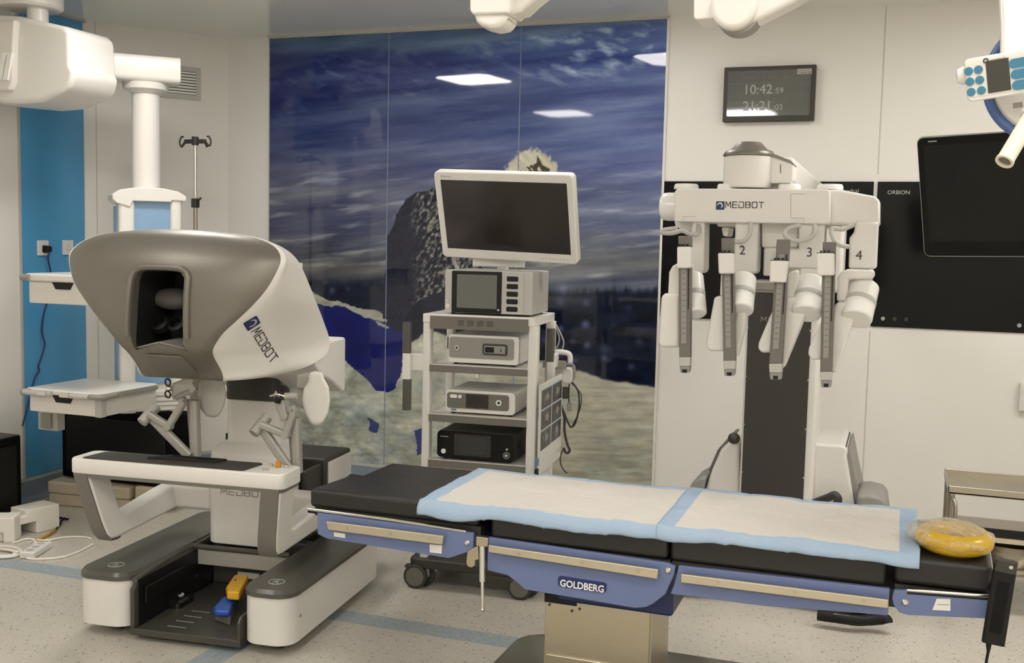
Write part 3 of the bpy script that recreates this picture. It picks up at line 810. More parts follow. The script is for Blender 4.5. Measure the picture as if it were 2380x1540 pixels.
# beige foam block and black equipment case standing on it
fm_ = thing('foam_block', 'beige layered foam block under the black equipment case', 'foam block', (-4.3, 5.05, 0))
R2 = Matrix.Rotation(math.radians(6), 4, 'Z')
def rot_box(o, x0, x1, y0, y1, z0, z1):
    P8 = [o + R2 @ Vector(v) for v in ((x0, y0, 0), (x1, y0, 0), (x1, y1, 0), (x0, y1, 0))]
    return MB().poly([[v + Vector((0, 0, z0)) for v in P8], [v + Vector((0, 0, z1)) for v in P8]])
fo = Vector((-4.60, 4.83, 0))
part('lower_layer', rot_box(fo, .005, .535, 0, .36, 0, .07), 'foam', fm_, bevel=.012)
part('upper_layer', rot_box(fo, 0, .54, -.005, .365, .07, .142), 'foam', fm_, bevel=.014)
fo2 = Vector((-4.06, 4.90, 0))
single('foam_block', rot_box(fo2, .02, .20, .0, .22, 0, .15), 'foam', 'smaller beige foam block between the case and console', 'foam block', bevel=.014)
kc = thing('equipment_case', 'large black equipment case standing on beige foam', 'case', (-4.2, 5.05, .142))
part('body', MB().box(-4.585, -3.80, 4.93, 5.18, .152, .56), 'mattblack', kc, bevel=.012)
part('recess_panel', MB().box(-4.54, -3.84, 4.92, 4.935, .2, .52), 'black', kc, bevel=.004)
# tall black box at the left edge
bb = thing('speaker_box', 'tall black box standing against the left wall', 'box', (-4.59, 4.3, 0))
part('cabinet', MB().box(-4.76, -4.42, 4.12, 4.455, .012, .486), 'mattblack', bb, bevel=.006)
part('top_panel', MB().box(-4.755, -4.425, 4.125, 4.45, .486, .492), 'darkgrey', bb)
part('side_grille', MB().box(-4.42, -4.416, 4.16, 4.42, .06, .44), 'black', bb)
for sx in (-4.72, -4.46):
    for sy in (4.16, 4.42): part('foot', MB().cyl((sx, sy, 0), (sx, sy, .012), .015), 'black', bb)
# white polystyrene packing pieces: notched blocks
def notched(name, label, o, ang, L, Wd, h_, notches):
    """block of length L with arch notches cut in its lower edge and steps on top"""
    Rz = Matrix.Rotation(ang, 4, 'Z')
    prof = [(0, 0)]
    for a_, b_, hh in notches: prof += [(a_, 0), (a_, hh), (b_, hh), (b_, 0)]
    prof += [(L, 0), (L, h_), (L * .42, h_), (L * .42, h_ * .80), (L * .2, h_ * .80), (L * .2, h_ * .62), (0, h_ * .62)]
    mb = MB().poly([[o + Rz @ Vector((x, y, z)) for x, z in prof] for y in (0, Wd)])
    return single(name, mb, 'poly', label, 'packing foam', 'white packing foam pieces', bevel=.006)
A_ = fl(38, 1257); B_ = fl(117, 1238)
an = math.atan2(B_.y - A_.y, B_.x - A_.x)
notched('packing_foam', 'notched white packing foam with an arch, beside the black box', Vector((A_.x - .055, A_.y - .045, 0)), an, .335, .14, .135, [(.105, .20, .065)])
A_ = fl(-30, 1268); B_ = fl(20, 1252)
notched('packing_foam', 'white packing foam piece cut off by the left picture edge', Vector((A_.x - .10, A_.y + .0, 0)), .50, .205, .12, .13, [(.10, .15, .05)])
# power strip and cables on the floor
psr = thing('power_strip', 'white power strip lying on the floor among cables', 'power strip', (-3.92, 4.04, 0))
e0, e1 = fl(62, 1290, .02), fl(103, 1264, .02)
part('body', MB().bar((e0.x, e0.y, .018), (e1.x, e1.y, .018), .075, .034), 'white', psr, bevel=.008)
dv = (Vector((e1.x, e1.y, 0)) - Vector((e0.x, e0.y, 0)))
for k in range(3):
    q = Vector((e0.x, e0.y, .0352)) + dv * (.2 + .3 * k)
    part('outlet', MB().cyl(q, q + Vector((0, 0, .001)), .018), 'lightgrey', psr)
def floor_cable(name, pts, r, m, label, z=.0):
    mb = MB().tube([tuple(fl(x, y, r + z)) for x, y in pts], r)
    return single(name, mb, m, label, 'cable')
floor_cable('power_cable', [(108, 1253), (118, 1262), (112, 1274), (66, 1292), (70, 1298), (110, 1298), (150, 1293), (190, 1278), (216, 1264)], .0055, 'cablewhite', 'white cable looping from the power strip to the console base')
floor_cable('power_cable', [(30, 1262), (60, 1252), (80, 1253), (110, 1255), (150, 1248), (190, 1247), (212, 1251)], .0055, 'cablewhite', 'white cable running straight behind the power strip')
coil = []
for k in range(40):
    t = k / 39 * 3.4 * 2 * PI
    rr_ = .05 + .020 * k / 39 + .01 * math.sin(t * .37)
    coil.append((-4.085 + rr_ * 1.5 * math.cos(t), 3.97 + rr_ * math.sin(t), .006 + .008 * (k / 39) + .004 * math.sin(t * 1.3)))
coil += [(-4.0, 4.02, .012), (-3.99, 4.1, .02), (-4.04, 4.15, .03), (-4.08, 4.16, .01)]
single('coiled_cable', MB().tube(coil, .0055, sub=4), 'cablewhite', 'coil of white cable on the floor at the left edge', 'cable')
yc = thing('power_cable', 'black cable with a brown sleeve end beside the packing foam', 'cable', tuple(fl(130, 1220)))
part('cord', MB().tube([tuple(fl(x, y, .006)) for x, y in ((116, 1201), (140, 1203), (158, 1206), (146, 1206), (138, 1220), (128, 1232))], .006), 'black', yc)
part('sleeve', MB().tube([tuple(fl(x, y, .007)) for x, y in ((128, 1232), (112, 1243), (97, 1250), (82, 1253))], .008), 'orange', yc)
# ================================================================== SURGEON CONSOLE (own frame: u across, v back, z up)
CO, CR = Vector((-2.552, 3.337, 0)), math.radians(6)
cs = thing('surgeon_console', 'white and taupe robotic surgeon console with hooded viewer and foot pedals', 'surgeon console', CO, CR, local=True)
CM = Matrix.Translation(CO) @ Matrix.Rotation(CR, 4, 'Z'); CMI = CM.inverted()
cl = CMI @ CAMLOC
def cr_(px, py): return CMI.to_3x3() @ ray(px, py)
def cv(px, py, v): d = cr_(px, py); return cl + d * ((v - cl.y) / d.y)
def cu(px, py, u): d = cr_(px, py); return cl + d * ((u - cl.x) / d.x)
def cz(px, py, z): d = cr_(px, py); return cl + d * ((z - cl.z) / d.z)
# base feet
def foot_(u0, u1, v0, v1, label):
    body = part('base_foot', MB().prism(rrect(u0, u1, v0, v1, .075, 8), 'z', .045, .232), 'white', cs, bevel=.004)
    part('cap', MB().poly([[(x, y, .232) for x, y in rrect(u0 - .006, u1 + .006, v0 - .006, v1 + .006, .08, 8)], [(x, y, .248) for x, y in rrect(u0 - .006, u1 + .006, v0 - .006, v1 + .006, .08, 8)], [(x, y, .262) for x, y in rrect(u0 + .006, u1 - .006, v0 + .006, v1 - .006, .07, 8)]]), 'cap', body, label='dark grey glossy cap')
    uc = (u0 + u1) / 2
    part('emblem', MB().torus((uc, v0 + .10, .262), .030, .0028), 'clocktext', body, label='pale round emblem')
    part('emblem_letter', text_mb('R', .044, plane_map((uc - .015, v0 + .084, .2622), (1, 0, 0), (0, 1, 0)), bold=.0012), 'clocktext', body)
    for vv in (v0 + .11, v1 - .12):
        part('wheel', MB().cyl((uc - .025, vv, .035), (uc + .025, vv, .035), .035), 'black', body)
    return body
foot_(-.452, -.212, -.002, .99, '')
rf = foot_(.268, .476, -.002, .955, '')
part('bolt', MB().cyl((.476, .085, .145), (.479, .085, .145), .007), 'midgrey', rf)
# pedal tray between the feet
tr = part('pedal_tray', MB().prism(rrect(-.208, .266, 0.0, .66, .004), 'z', .022, .050), 'traygrey', cs, bevel=.004)
part('side_wall', MB().prism([(0.0, .05), (0.0, .205), (.05, .245), (.62, .262), (.66, .262), (.66, .05)], 'x', -.208, -.188), 'traygrey', tr, bevel=.006)
part('side_wall', MB().prism([(0.0, .05), (0.0, .12), (.02, .14), (.66, .14), (.66, .05)], 'x', .255, .266), 'traygrey', tr, bevel=.003)
part('side_lining', MB().box(-.188, -.183, .03, .62, .05, .235), 'black', tr)
part('rear_wall', MB().box(-.208, .266, .60, .66, .05, .262), 'traygrey', tr, bevel=.006)
part('rear_strip', MB().box(-.19, .262, .468, .484, .17, .24), 'lightgrey', tr, bevel=.004)
part('top_rim', MB().tube([(-.198, .02, .235), (-.198, .2, .254), (-.197, .40, .262), (-.18, .448, .256), (-.14, .462, .25), (.0, .466, .249), (.25, .466, .249)], .012), 'cap', tr)
part('rating_label', MB().box(-.06, .045, .590, .594, .085, .112), 'paper', tr)
part('rating_label', MB().box(.09, .125, .590, .594, .095, .103), 'paper', tr)
part('side_ridge', MB().box(-.184, -.172, .06, .34, .13, .20), 'black', tr, bevel=.006)
for k in range(4): part('floor_mark', MB().box(-.02 - .06, -.02 + .02, .06 + .06 * k, .066 + .06 * k, .0502, .0508), 'inkgrey', tr)
def pedal(pts, z0, z1, m, nm, label=None, b=.008):
    P3 = [cz(x, y, z1) for x, y in pts]
    return part(nm, MB().poly([[(p.x, p.y, z0) for p in P3], [(p.x, p.y, z1) for p in P3]]), m, tr, bevel=b, label=label)
pedal([(525, 1362), (545, 1334), (578, 1335), (556, 1376), (528, 1374)], .125, .16, 'yellow', 'pedal', 'yellow foot pedal')
pedal([(524, 1377), (530, 1362), (560, 1362), (552, 1382)], .085, .122, 'black', 'pedal_base', b=.004)
pedal([(494, 1410), (516, 1384), (552, 1382), (543, 1396), (536, 1416), (500, 1416)], .085, .118, 'bluepedal', 'pedal', 'blue foot pedal', .014)
pedal([(500, 1420), (512, 1402), (545, 1402), (535, 1432)], .05, .088, 'grey', 'pedal_base', b=.004)
lc = cz(551, 1346, .161)
part('pedal_letter', text_mb('L', .026, plane_map((lc.x - .01, lc.y - .012, .1605), (1, 0, 0), (0, 1, 0))), 'ink', tr)
# black double pedal on the left of the tray
pk = cz(446, 1338, .10)
part('pedal', MB().poly([[(pk.x + x * s_, pk.y + y * s_, z) for x, y in rrect(-.058, .058, -.10, .10, .04)] for s_, z in ((.9, .052), (1.0, .10), (.92, .15), (.6, .185))]), 'pedalblack', tr, bevel=.006, label='glossy black hooded pedal')
part('pedal_stalk', MB().cyl((pk.x - .02, pk.y + .08, .05), (pk.x - .02, pk.y + .10, .235), .02, .014), 'pedalblack', tr)
pl_ = cz(414, 1388, .075)
part('pedal', MB().poly([[(pl_.x + x * s_, pl_.y + y * s_, z) for x, y in rrect(-.045, .045, -.065, .065, .02)] for s_, z in ((1, .05), (1.0, .072), (.8, .082))]), 'pedalblack', tr, label='low glossy black pedal')
part('pedal_ring', MB().torus((pl_.x, pl_.y + .02, .083), .012, .0022), 'inkwhite', tr)
# column
col_ = part('column', MB().poly([[(x + .015, y + .56, z) for x, y in rrect(-w, w, -dy, .16, .05)] for w, dy, z in ((.172, .07, .262), (.172, .07, .60), (.170, .065, .655), (.155, .03, .69), (.128, .0, .70), (.126, .0, .885))]), 'white', cs, bevel=.006)
part('bellows', MB().poly([[(x + .015, y + .56, z) for x, y in rrect(-w, w, 0, .15, .03)] for w, z in [(.124, .885)] + [(.126 if k % 2 else .123, .885 + .02 * k) for k in range(1, 10)]]), 'darkgrey', col_, label='dark grey telescopic section')
mp = plane_map(cv(513, 1147, .4885), (1, 0, 0), (0, 0, 1))
sb_ = MB(); strokes(sb_, 'MEDBOT', .026, mp, thick=.12)
part('lettering', sb_, 'inkgrey', col_, label='faint grey MEDBOT lettering')
# rear cabinet behind the column
q1, q2 = cv(757, 1055, .86), cv(797, 1038, 1.12)
rc_ = part('rear_cabinet', MB().box(-.33, q1.x, .86, 1.16, .05, .585), 'darkgrey', cs, bevel=.012, label='dark grey rear cabinet')
part('side_cover', MB().box(q1.x - .002, q1.x + .006, .885, 1.15, .1, .565), 'white', rc_)
part('latch', MB().box(q1.x + .006, q1.x + .009, .93, .95, .40, .43), 'midgrey', rc_)
part('side_box', MB().box(.19, q1.x - .02, .70, .87, .25, .56), 'darkgrey', rc_, bevel=.01)
part('brush', MB().torus((.30, .66, .40), .06, .035, axis=(1, 0, 0)), 'bristle', rc_)
# armrest with its two side frames
ar = part('armrest', MB().poly([[(x, y, z) for x, y in rrect(-.458, .452, -.022 + o, .155 - o, .03, 5)] for o, z in ((.004, .652), (0, .658), (0, .704), (.006, .712))]), 'white', cs, bevel=.004)
part('under_trim', MB().prism(rrect(-.45, .445, -.018, .15, .028, 5), 'z', .640, .653), 'grey', ar)
P3 = [cz(x, y, .715) for x, y in ((186, 1071), (243, 1049), (606, 1074), (612, 1080), (578, 1099))]
P3 = [(-.405, -.008), (-.39, .11), (-.37, .122), (.24, .128), (.285, .13), (.30, .118), (.285, -.002), (.275, -.008)]
part('pad', MB().prism(P3, 'z', .712, .7175), 'darkgrey', ar, bevel=.003, label='dark padded top')
part('pad_tray', MB().poly([[(x, y, z) for x, y in ((-.16 + i, .05 + i * .5), (-.10 + i, .115 - i * .3), (.15 - i, .118 - i * .3), (.13 - i, .06 + i * .5))] for i, z in ((0, .7176), (.004, .725), (.012, .725), (.016, .719))]), 'black', ar)
part('stop_button', MB().cyl((.375, .10, .714), (.375, .10, .735), .011, .010), 'amber', ar, label='amber push button')
for du in (-.032, .032): part('button', MB().cyl((.375 + du, .105, .714), (.375 + du, .105, .722), .008), 'chrome', ar)
part('button', MB().cyl((.35, .045, .713), (.35, .045, .7155), .014), 'lightgrey', ar)
for s in (-1, 1):
    uo, ui, lo = (-.445, -.379, -.375) if s < 0 else (.44, .36, .405)
    # side profile of the hanging frame: down the front, round the corner, back to the column
    out = [(-.016, .655), (-.012, .60), (.006, .46), (.018, .41), (.045, .382), (.085, .378), (.48, .392), (.60, .396)]
    inn = [(.60, .500), (.47, .494), (.17, .462), (.145, .468), (.135, .49), (.125, .60), (.125, .655)]
    def side_u(z, a_): return a_ + (lo - uo) * (1 - (min(max(z, .378), .655) - .378) / .277) * (1 if True else 0)
    prof = out + inn
    f1 = [(side_u(z, uo) * 1.0, v, z) for v, z in prof]; f2 = [(side_u(z, ui) if s > 0 else side_u(z, ui), v, z) for v, z in prof]
    fr_ = part('side_frame', MB().poly([f1, f2]), 'white', ar, bevel=.016, seg=4)
    # dark front band of the frame
    bnd = [(-.020, .652), (-.016, .60), (.002, .46), (.014, .408), (.042, .377), (.085, .373), (.10, .376)]
    up_ = [(v + .006, z + .003) for v, z in reversed(bnd)]
    part('front_band', MB().poly([[(side_u(z, uo + .004 * (1 if s < 0 else -1)), v, z) for v, z in bnd + up_], [(side_u(z, ui - .004 * (1 if s < 0 else -1)), v, z) for v, z in bnd + up_]]), 'grey', fr_)
    part('arm_root', MB().box(min(s * .155, s * .40) + .0, max(s * .155, s * .40), .52, .62, .392, .50), 'white', fr_, bevel=.02, seg=4)
# head ---------------------------------------------------------------
LV = [
 (1.040, [(0, .045), (.10, .045), (.168, .050), (.23, .12), (.28, .24), (0, .27)]),
 (1.052, [(0, .030), (.11, .030), (.175, .040), (.25, .13), (.325, .29), (0, .31)]),
 (1.078, [(0, .008), (.11, .008), (.178, .024), (.26, .135), (.385, .37), (0, .39)]),
 (1.110, [(0, -.035), (.11, -.03), (.178, -.005), (.27, .125), (.415, .44), (0, .455)]),
 (1.140, [(0, -.08), (.11, -.070), (.180, -.038), (.28, .115), (.42, .47), (0, .48)]),
 (1.170, [(0, -.11), (.12, -.100), (.192, -.066), (.295, .10), (.42, .475), (0, .485)]),
 (1.205, [(0, -.122), (.14, -.112), (.217, -.078), (.315, .09), (.42, .455), (0, .465)]),
 (1.240, [(0, -.128), (.16, -.117), (.247, -.082), (.335, .075), (.42, .425), (0, .435)]),
 (1.280, [(0, -.130), (.19, -.117), (.290, -.076), (.365, .07), (.423, .385), (0, .395)]),
 (1.340, [(0, -.130), (.23, -.113), (.350, -.062), (.405, .045), (.43, .315), (0, .325)]),
 (1.400, [(0, -.126), (.26, -.106), (.400, -.052), (.43, .03), (.435, .25), (0, .26)]),
 (1.460, [(0, -.116), (.28, -.092), (.430, -.036), (.445, .03), (.438, .185), (0, .195)]),
 (1.505, [(0, -.100), (.285, -.075), (.440, -.020), (.45, .022), (.435, .135), (0, .145)]),
 (1.540, [(0, -.080), (.275, -.055), (.422, -.004), (.428, .025), (.415, .095), (0, .11)]),
 (1.568, [(0, -.058), (.25, -.038), (.378, .008), (.382, .026), (.37, .065), (0, .085)]),
 (1.590, [(0, -.035), (.20, -.02), (.300, .016), (.305, .026), (.295, .045), (0, .065)]),
 (1.604, [(0, -.008), (.12, .0), (.18, .020), (.183, .025), (.178, .035), (0, .045)]),
 (1.610, [(0, .012), (.05, .014), (.07, .022), (.071, .024), (.069, .028), (0, .032)]),
]
def densify():
    out = []
    zs = [l[0] for l in LV]
    for a_, b_ in zip(range(len(LV) - 1), range(1, len(LV))):
        n_ = 4 if LV[b_][0] - LV[a_][0] > .03 else 3
        for k in range(n_): out.append(a_ + k / n_)
    out.append(len(LV) - 1.0)
    res = []
    for t in out:
        i = int(t); f_ = t - i
        g = lambda j: LV[min(max(j, 0), len(LV) - 1)]
        def cm_(sel):
            p0, p1, p2, p3 = sel(g(i - 1)), sel(g(i)), sel(g(i + 1)), sel(g(i + 2))
            return 0.5 * (2 * p1 + (p2 - p0) * f_ + (2 * p0 - 5 * p1 + 4 * p2 - p3) * f_ ** 2 + (3 * p1 - p0 - 3 * p2 + p3) * f_ ** 3)
        z = cm_(lambda L_: L_[0])
        res.append((z, [(max(0, cm_(lambda L_, k=k: L_[1][k][0])), cm_(lambda L_, k=k: L_[1][k][1])) for k in range(6)]))
    return res
DL = densify()
def half(c):
    """front curve (centre to seam) and side curve (seam to back centre) of one level"""
    c3_ = [Vector((-c[1][0], c[1][1], 0))] + [Vector((u, v, 0)) for u, v in c[:5]]
    pts = catmull(c3_, 7)[7:]
    seam = 14
    return pts[:seam + 1], pts[seam:]
sh, cvr = MB(), MB()
rs, rc2 = [], []
for z, c in DL:
    f_, s_ = half(c)
    L1 = [(-p.x, p.y, z) for p in reversed(f_[1:])] + [(p.x, p.y, z) for p in f_]
    # back of the front shell sits just behind the seam
    sv = f_[-1]
    L1 += [(sv.x * k, sv.y + .004 + .0 * k, z) for k in (.8, .3, -.3, -.8)]
    rs.append(L1)
    ins = .0015
    L2 = [(p.x - ins, p.y, z) for p in s_] + [(c[5][0] + s_[-1].x * .6, c[5][1], z), (-s_[-1].x * .6, c[5][1], z)] + [(-p.x + ins, p.y, z) for p in reversed(s_)]
    rc2.append(L2)
sh.poly(rs); cvr.poly(rc2)
# cut the viewing opening out of both solids
def solid(mb): 
    bmesh.ops.recalc_face_normals(mb.bm, faces=mb.bm.faces)
    me = bpy.data.meshes.new('tmp'); mb.bm.to_mesh(me); o = bpy.data.objects.new('tmp', me); COL.objects.link(o); return o
def cut(mb, cutters):
    o = solid(mb); cs_ = [solid(k) for k in cutters]
    for k in cs_:
        m_ = o.modifiers.new('b', 'BOOLEAN'); m_.operation = 'DIFFERENCE'; m_.object = k; m_.solver = 'EXACT'
    dg = bpy.context.evaluated_depsgraph_get(); dg.update()
    me = bpy.data.meshes.new_from_object(o.evaluated_get(dg))
    r = MB(); r.bm.from_mesh(me); bpy.data.meshes.remove(me)
    for k in cs_ + [o]: bpy.data.objects.remove(k)
    return r
OPN = [(-.078, 1.455), (-.045, 1.463), (.05, 1.463), (.088, 1.455), (.104, 1.435), (.106, 1.40), (.102, 1.22), (.096, 1.195), (.108, 1.165), (.055, 1.178), (.005, 1.188), (-.05, 1.172), (-.112, 1.158), (-.118, 1.19), (-.108, 1.33), (-.10, 1.42), (-.09, 1.445)]
OPN = [(x + .002, z) for x, z in OPN]
mk = lambda: MB().prism(OPN, 'y', -.25, .17)
sh = cut(sh, [mk()]); cvr = cut(cvr, [mk()])
hs = part('viewer_hood', sh, 'shell', cs, angle=50, label='satin taupe front hood')
cov = part('hood_cover', cvr, 'white', cs, angle=42, label='white side and rear cover of hood')
# raised lip round the opening
path = catmull([(x * 1.09, 0, 1.315 + (z - 1.315) * 1.05) for x, z in OPN], 4, True)
path = [p for p in path if p.z > 1.20]
k0 = max(range(len(path)), key=lambda i: (path[i] - path[i - 1]).length)
path = path[k0:] + path[:k0]
bv = BVHTree.FromPolygons([v.co.copy() for v in hs.data.vertices], [tuple(p.vertices) for p in hs.data.polygons])
lip = []
for p in path:
    h_ = bv.ray_cast(Vector((p.x * 1.04, -.5, p.z)), Vector((0, 1, 0)))[0]
    if h_: lip.append(h_ + Vector((0, -.002, 0)))
part('lip', MB().tube(lip, .013, sub=2), 'shell', hs)
# inside of the viewer
vi = part('viewer_recess', MB().poly([[(x * k, y, 1.31 + (z - 1.31) * k) for x, z in OPN] for k, y in ((.985, -.085), (.985, .166))], cap=False), 'recess', cs)
part('back_wall', MB().box(-.13, .13, .155, .166, 1.14, 1.48), 'recess', vi)
part('forehead_pad', MB().ball((-.045, .06, 1.345), .088, .05, .042), 'pad_grey', vi)
for u_ in (-.075, -.005):
    part('eyepiece', MB().lathe([(.030, 0), (.036, .006), (.034, .03), (.022, .035), (.018, .01)], (u_, .03, 1.238), axis=(0, -.75, .6)), 'black', vi)
part('chin_rest', MB().hexa([(-.12, -.085, 1.168), (.0, -.122, 1.198), (.0, .10, 1.20), (-.12, .10, 1.165), (-.11, -.065, 1.148), (.0, -.10, 1.168), (.0, .10, 1.15), (-.11, .10, 1.14)]), 'midgrey', hs, bevel=.006)
part('chin_rest', MB().hexa([(.0, -.122, 1.198), (.112, -.085, 1.168), (.112, .10, 1.165), (.0, .10, 1.20), (.0, -.10, 1.168), (.10, -.065, 1.148), (.10, .10, 1.14), (.0, .10, 1.15)]), 'midgrey', hs, bevel=.006)
part('chin_panel', MB().hexa([(-.075, -.098, 1.145), (.075, -.098, 1.145), (.075, .02, 1.145), (-.075, .02, 1.145), (-.06, .024, 1.05), (.085, .024, 1.05), (.085, .06, 1.05), (-.06, .06, 1.05)]), 'grey', hs, bevel=.012, label='darker chin channel')
# logo on the right cover
bvc = BVHTree.FromPolygons([v.co.copy() for v in cov.data.vertices], [tuple(p.vertices) for p in cov.data.polygons])
def on_cover(px, py):
    h_ = bvc.ray_cast(cl, cr_(px, py).normalized())
    return h_[0], h_[1]
pA, nA = on_cover(584, 771); pB, nB = on_cover(629, 842)
dirx = (pB - pA).normalized(); nrm = ((nA + nB) / 2).normalized()
if nrm.dot(cl - pA) < 0: nrm = -nrm
diry = nrm.cross(dirx).normalized()
def cover_map(x, y, h_=0.0):
    p = pA + dirx * x + diry * y
    hh = bvc.ray_cast(p + nrm * .1, -nrm)
    q = hh[0] if hh[0] is not None else p
    return q + nrm * (h_ + .0006)
ln = (pB - pA).length
ts = ln / 6.0
sb_ = MB(); strokes(sb_, 'MEDBOT', ts, lambda x, y, h_: cover_map(x, y, h_), thick=.11, wide=.88, gap=.24)
part('lettering', sb_, 'ink', cov, label='dark MEDBOT lettering')
eg, ew = MB(), MB(); emblem(eg, ew, ts * 1.5, lambda x, y, h_: cover_map(x - ts * 1.95, y - ts * .25, h_))
part('emblem', eg, 'navy', cov); part('emblem_mark', ew, 'lightgrey', cov)
# carriage behind the hood
qa, qb = cv(756, 790, .66), cv(799, 786, .66)
part('rear_carriage', MB().prism([(.47, 1.145), (.49, 1.16), (.70, 1.165), (.705, 1.155), (.705, .935), (.685, .925), (.57, .985), (.50, 1.01), (.44, 1.03), (.40, 1.07), (.40, 1.11)], 'x', -.375, .395), 'white', cs, bevel=.012)
part('rear_screen', MB().box(.10, .400, .225, .255, 1.41, 1.492), 'white', cs, bevel=.004)
part('neck', MB().box(-.10, .13, .56, .70, 1.04, 1.12), 'darkgrey', cs)
# hand controllers
def link(name, m, p0, p1, w, t, parent, b=.008):
    return part(name, MB().bar(p0, p1, w, t, up=(0, 1, 0), rnd=min(w, t) * .3), m, parent, bevel=0)
def ctrl(side):
    V = .16
    g = lambda x, y, v=V: cv(x, y, v)
    if side > 0:
        pad, k = [(716, 866), (733, 862), (752, 866), (754, 880), (764, 898), (768, 930), (764, 958), (750, 984), (735, 989), (722, 985), (708, 960), (702, 930), (706, 902), (718, 884)], .24
        bar0, bar1 = g(688, 970, .2), g(692, 1098, .2)
        el, k1, k2 = g(606, 990), g(664, 1010), g(684, 950)
        hnd = [(640, 905), (660, 935), (668, 972), (655, 978), (642, 950), (636, 920)]
    else:
        pad, k = [(463, 886), (478, 874), (505, 873), (520, 884), (526, 915), (522, 940), (510, 965), (497, 971), (480, 967), (466, 950), (460, 920)], .24
        bar0, bar1 = g(452, 930, .2), g(456, 1060, .2)
        el, k1, k2 = g(347, 965), g(392, 990), g(428, 932)
        hnd = [(400, 890), (440, 876), (456, 905), (444, 918), (438, 905), (415, 915), (400, 925)]
    base = part('hand_controller', MB().poly([[cv(x, y, k) for x, y in pad], [cv(x, y, k + .05) for x, y in pad]]), 'white' if side > 0 else 'lightgrey', cs, bevel=.02, seg=4)
    c_ = cv(sum(x for x, y in pad) / len(pad) - 12, sum(y for x, y in pad) / len(pad), k + .06)
    part('drum', MB().cyl((c_.x - .03, c_.y - .0, c_.z), (c_.x - .03, c_.y + .07, c_.z), .052), 'ctrl', base, bevel=.008)
    part('mount', MB().box(c_.x - .055, c_.x + .03, c_.y - .03, c_.y + .06, c_.z + .03, 1.05), 'ctrl', base, bevel=.012)
    link('vertical_link', 'ctrl', bar0, bar1, .034, .04, base)
    link('vertical_link', 'midgrey', bar0 + Vector((-.032, .02, 0)), bar1 + Vector((-.022, .02, 0)), .020, .03, base)
    link('diagonal_link', 'ctrl', bar1 + Vector((-.012, -.03, .005)), el + Vector((0, .0, 0)), .036, .026, base)
    part('elbow_joint', MB().cyl(el + Vector((-.016, -.03, -.026)), el + Vector((.014, .03, .034)), .022), 'ctrl', base, bevel=.004)
    link('forearm_link', 'ctrl', el + Vector((.01, -.02, .01)), k1, .028, .026, base)
    link('wrist_link', 'ctrl', k1, k2, .028, .026, base)
    link('wrist_link', 'ctrl', k2, k2 + Vector((-.05, .01, .03)) if side < 0 else k2 + Vector((-.03, 0, -.006)), .028, .026, base)
    part('knuckle', MB().cyl(k1 + Vector((0, -.016, 0)), k1 + Vector((0, .016, 0)), .016), 'ctrl', base)
    part('handle', MB().poly([[cv(x, y, V - .03) for x, y in hnd], [cv(x, y, V) for x, y in hnd]]), 'ctrl', base, bevel=.006)
    if side > 0:
        p_ = g(652, 908, .13)
        part('grip', MB().cyl(p_, p_ + Vector((.012, 0, .025)), .011), 'black', base); p_ = g(644, 928, .12)
        part('grip', MB().cyl(p_ + Vector((0, 0, -.012)), p_ + Vector((.006, 0, .008)), .012, .015), 'black', base)
        part('finger_bar', MB().tube([g(628, 920, .12), g(645, 916, .11), g(662, 921, .12)], .004), 'chrome', base)
        p_ = g(662, 920, .13)
        part('wrist_roll', MB().cyl(p_, p_ + Vector((.045, .01, .002)), .013), 'ctrl', base)
    else:
        for yy in (888, 916):
            p_ = g(390, yy, .12)
            part('finger_ring', MB().torus(p_, .0135, .0032, axis=(.2, 1, .1)), 'black', base)
        p_ = g(392, 902, .13)
        part('wrist_roll', MB().ball(p_, .014), 'chrome', base)
        part('gimbal_box', MB().poly([[cv(x, y, v) for x, y in ((398, 905), (452, 888), (456, 912), (402, 930))] for v in (.14, .18)]), 'midgrey', base, bevel=.006)
ctrl(1); ctrl(-1)
# connector block at the column side
part('cable_plug', MB().box(-.19, -.17, .72, .75, .62, .70), 'black', cs)
part('cable_plug', MB().box(-.195, -.165, .715, .735, .64, .66), 'orange', cs)
# ================================================================== ENDOSCOPY TOWER (own frame)
KO, KR = Vector((-1.99, 4.36, 0)), math.radians(5)
KM = Matrix.Translation(KO) @ Matrix.Rotation(KR, 4, 'Z'); KI = KM.inverted(); K3 = KI.to_3x3(); kc_ = KI @ CAMLOC
def kv(px, py, v): d = K3 @ ray(px, py); return kc_ + d * ((v - kc_.y) / d.y)
def ku(px, py, u): d = K3 @ ray(px, py); return kc_ + d * ((u - kc_.x) / d.x)
tw = thing('equipment_tower', 'white four shelf endoscopy tower on casters in front of the mural', 'equipment cart', KO, KR, local=True)
part('base', MB().prism(rrect(-.05, .585, -.03, .50, .04), 'z', .095, .14), 'darkgrey', tw, bevel=.01)
for (u, v) in ((.005, .03), (.50, .03), (.005, .44), (.50, .44)):
    cst = part('caster', MB().cyl((u, v, .10), (u, v, .075), .02), 'midgrey', tw)
    for s in (-1, 1):
        w_ = part('wheel', MB().cyl((u - .008 + s * .012, v - .03 + s * .022 - .012, .056), (u - .008 + s * .012, v - .03 + s * .022 + .012, .056), .056, n=36), 'darkgrey', cst, bevel=.006)
    part('hub_cover', MB().cyl((u - .02, v - .066, .056), (u - .02, v - .06, .056), .043, n=32), 'grey', cst)
    part('brake_lever', MB().box(u - .075, u - .02, v - .055, v - .02, .09, .104), 'darkgrey', cst, bevel=.006)
    part('fork', MB().box(u - .02, u + .04, v - .04, v - .02, .05, .115), 'midgrey', cst, bevel=.006)
for (u0, u1) in ((-.006, .030), (.484, .528)):
    for (v0, v1) in ((0, .05), (.34, .38)):
        part('post', MB().prism(rrect(u0, u1, v0, v1, .008), 'z', .13, 1.225), 'white', tw)
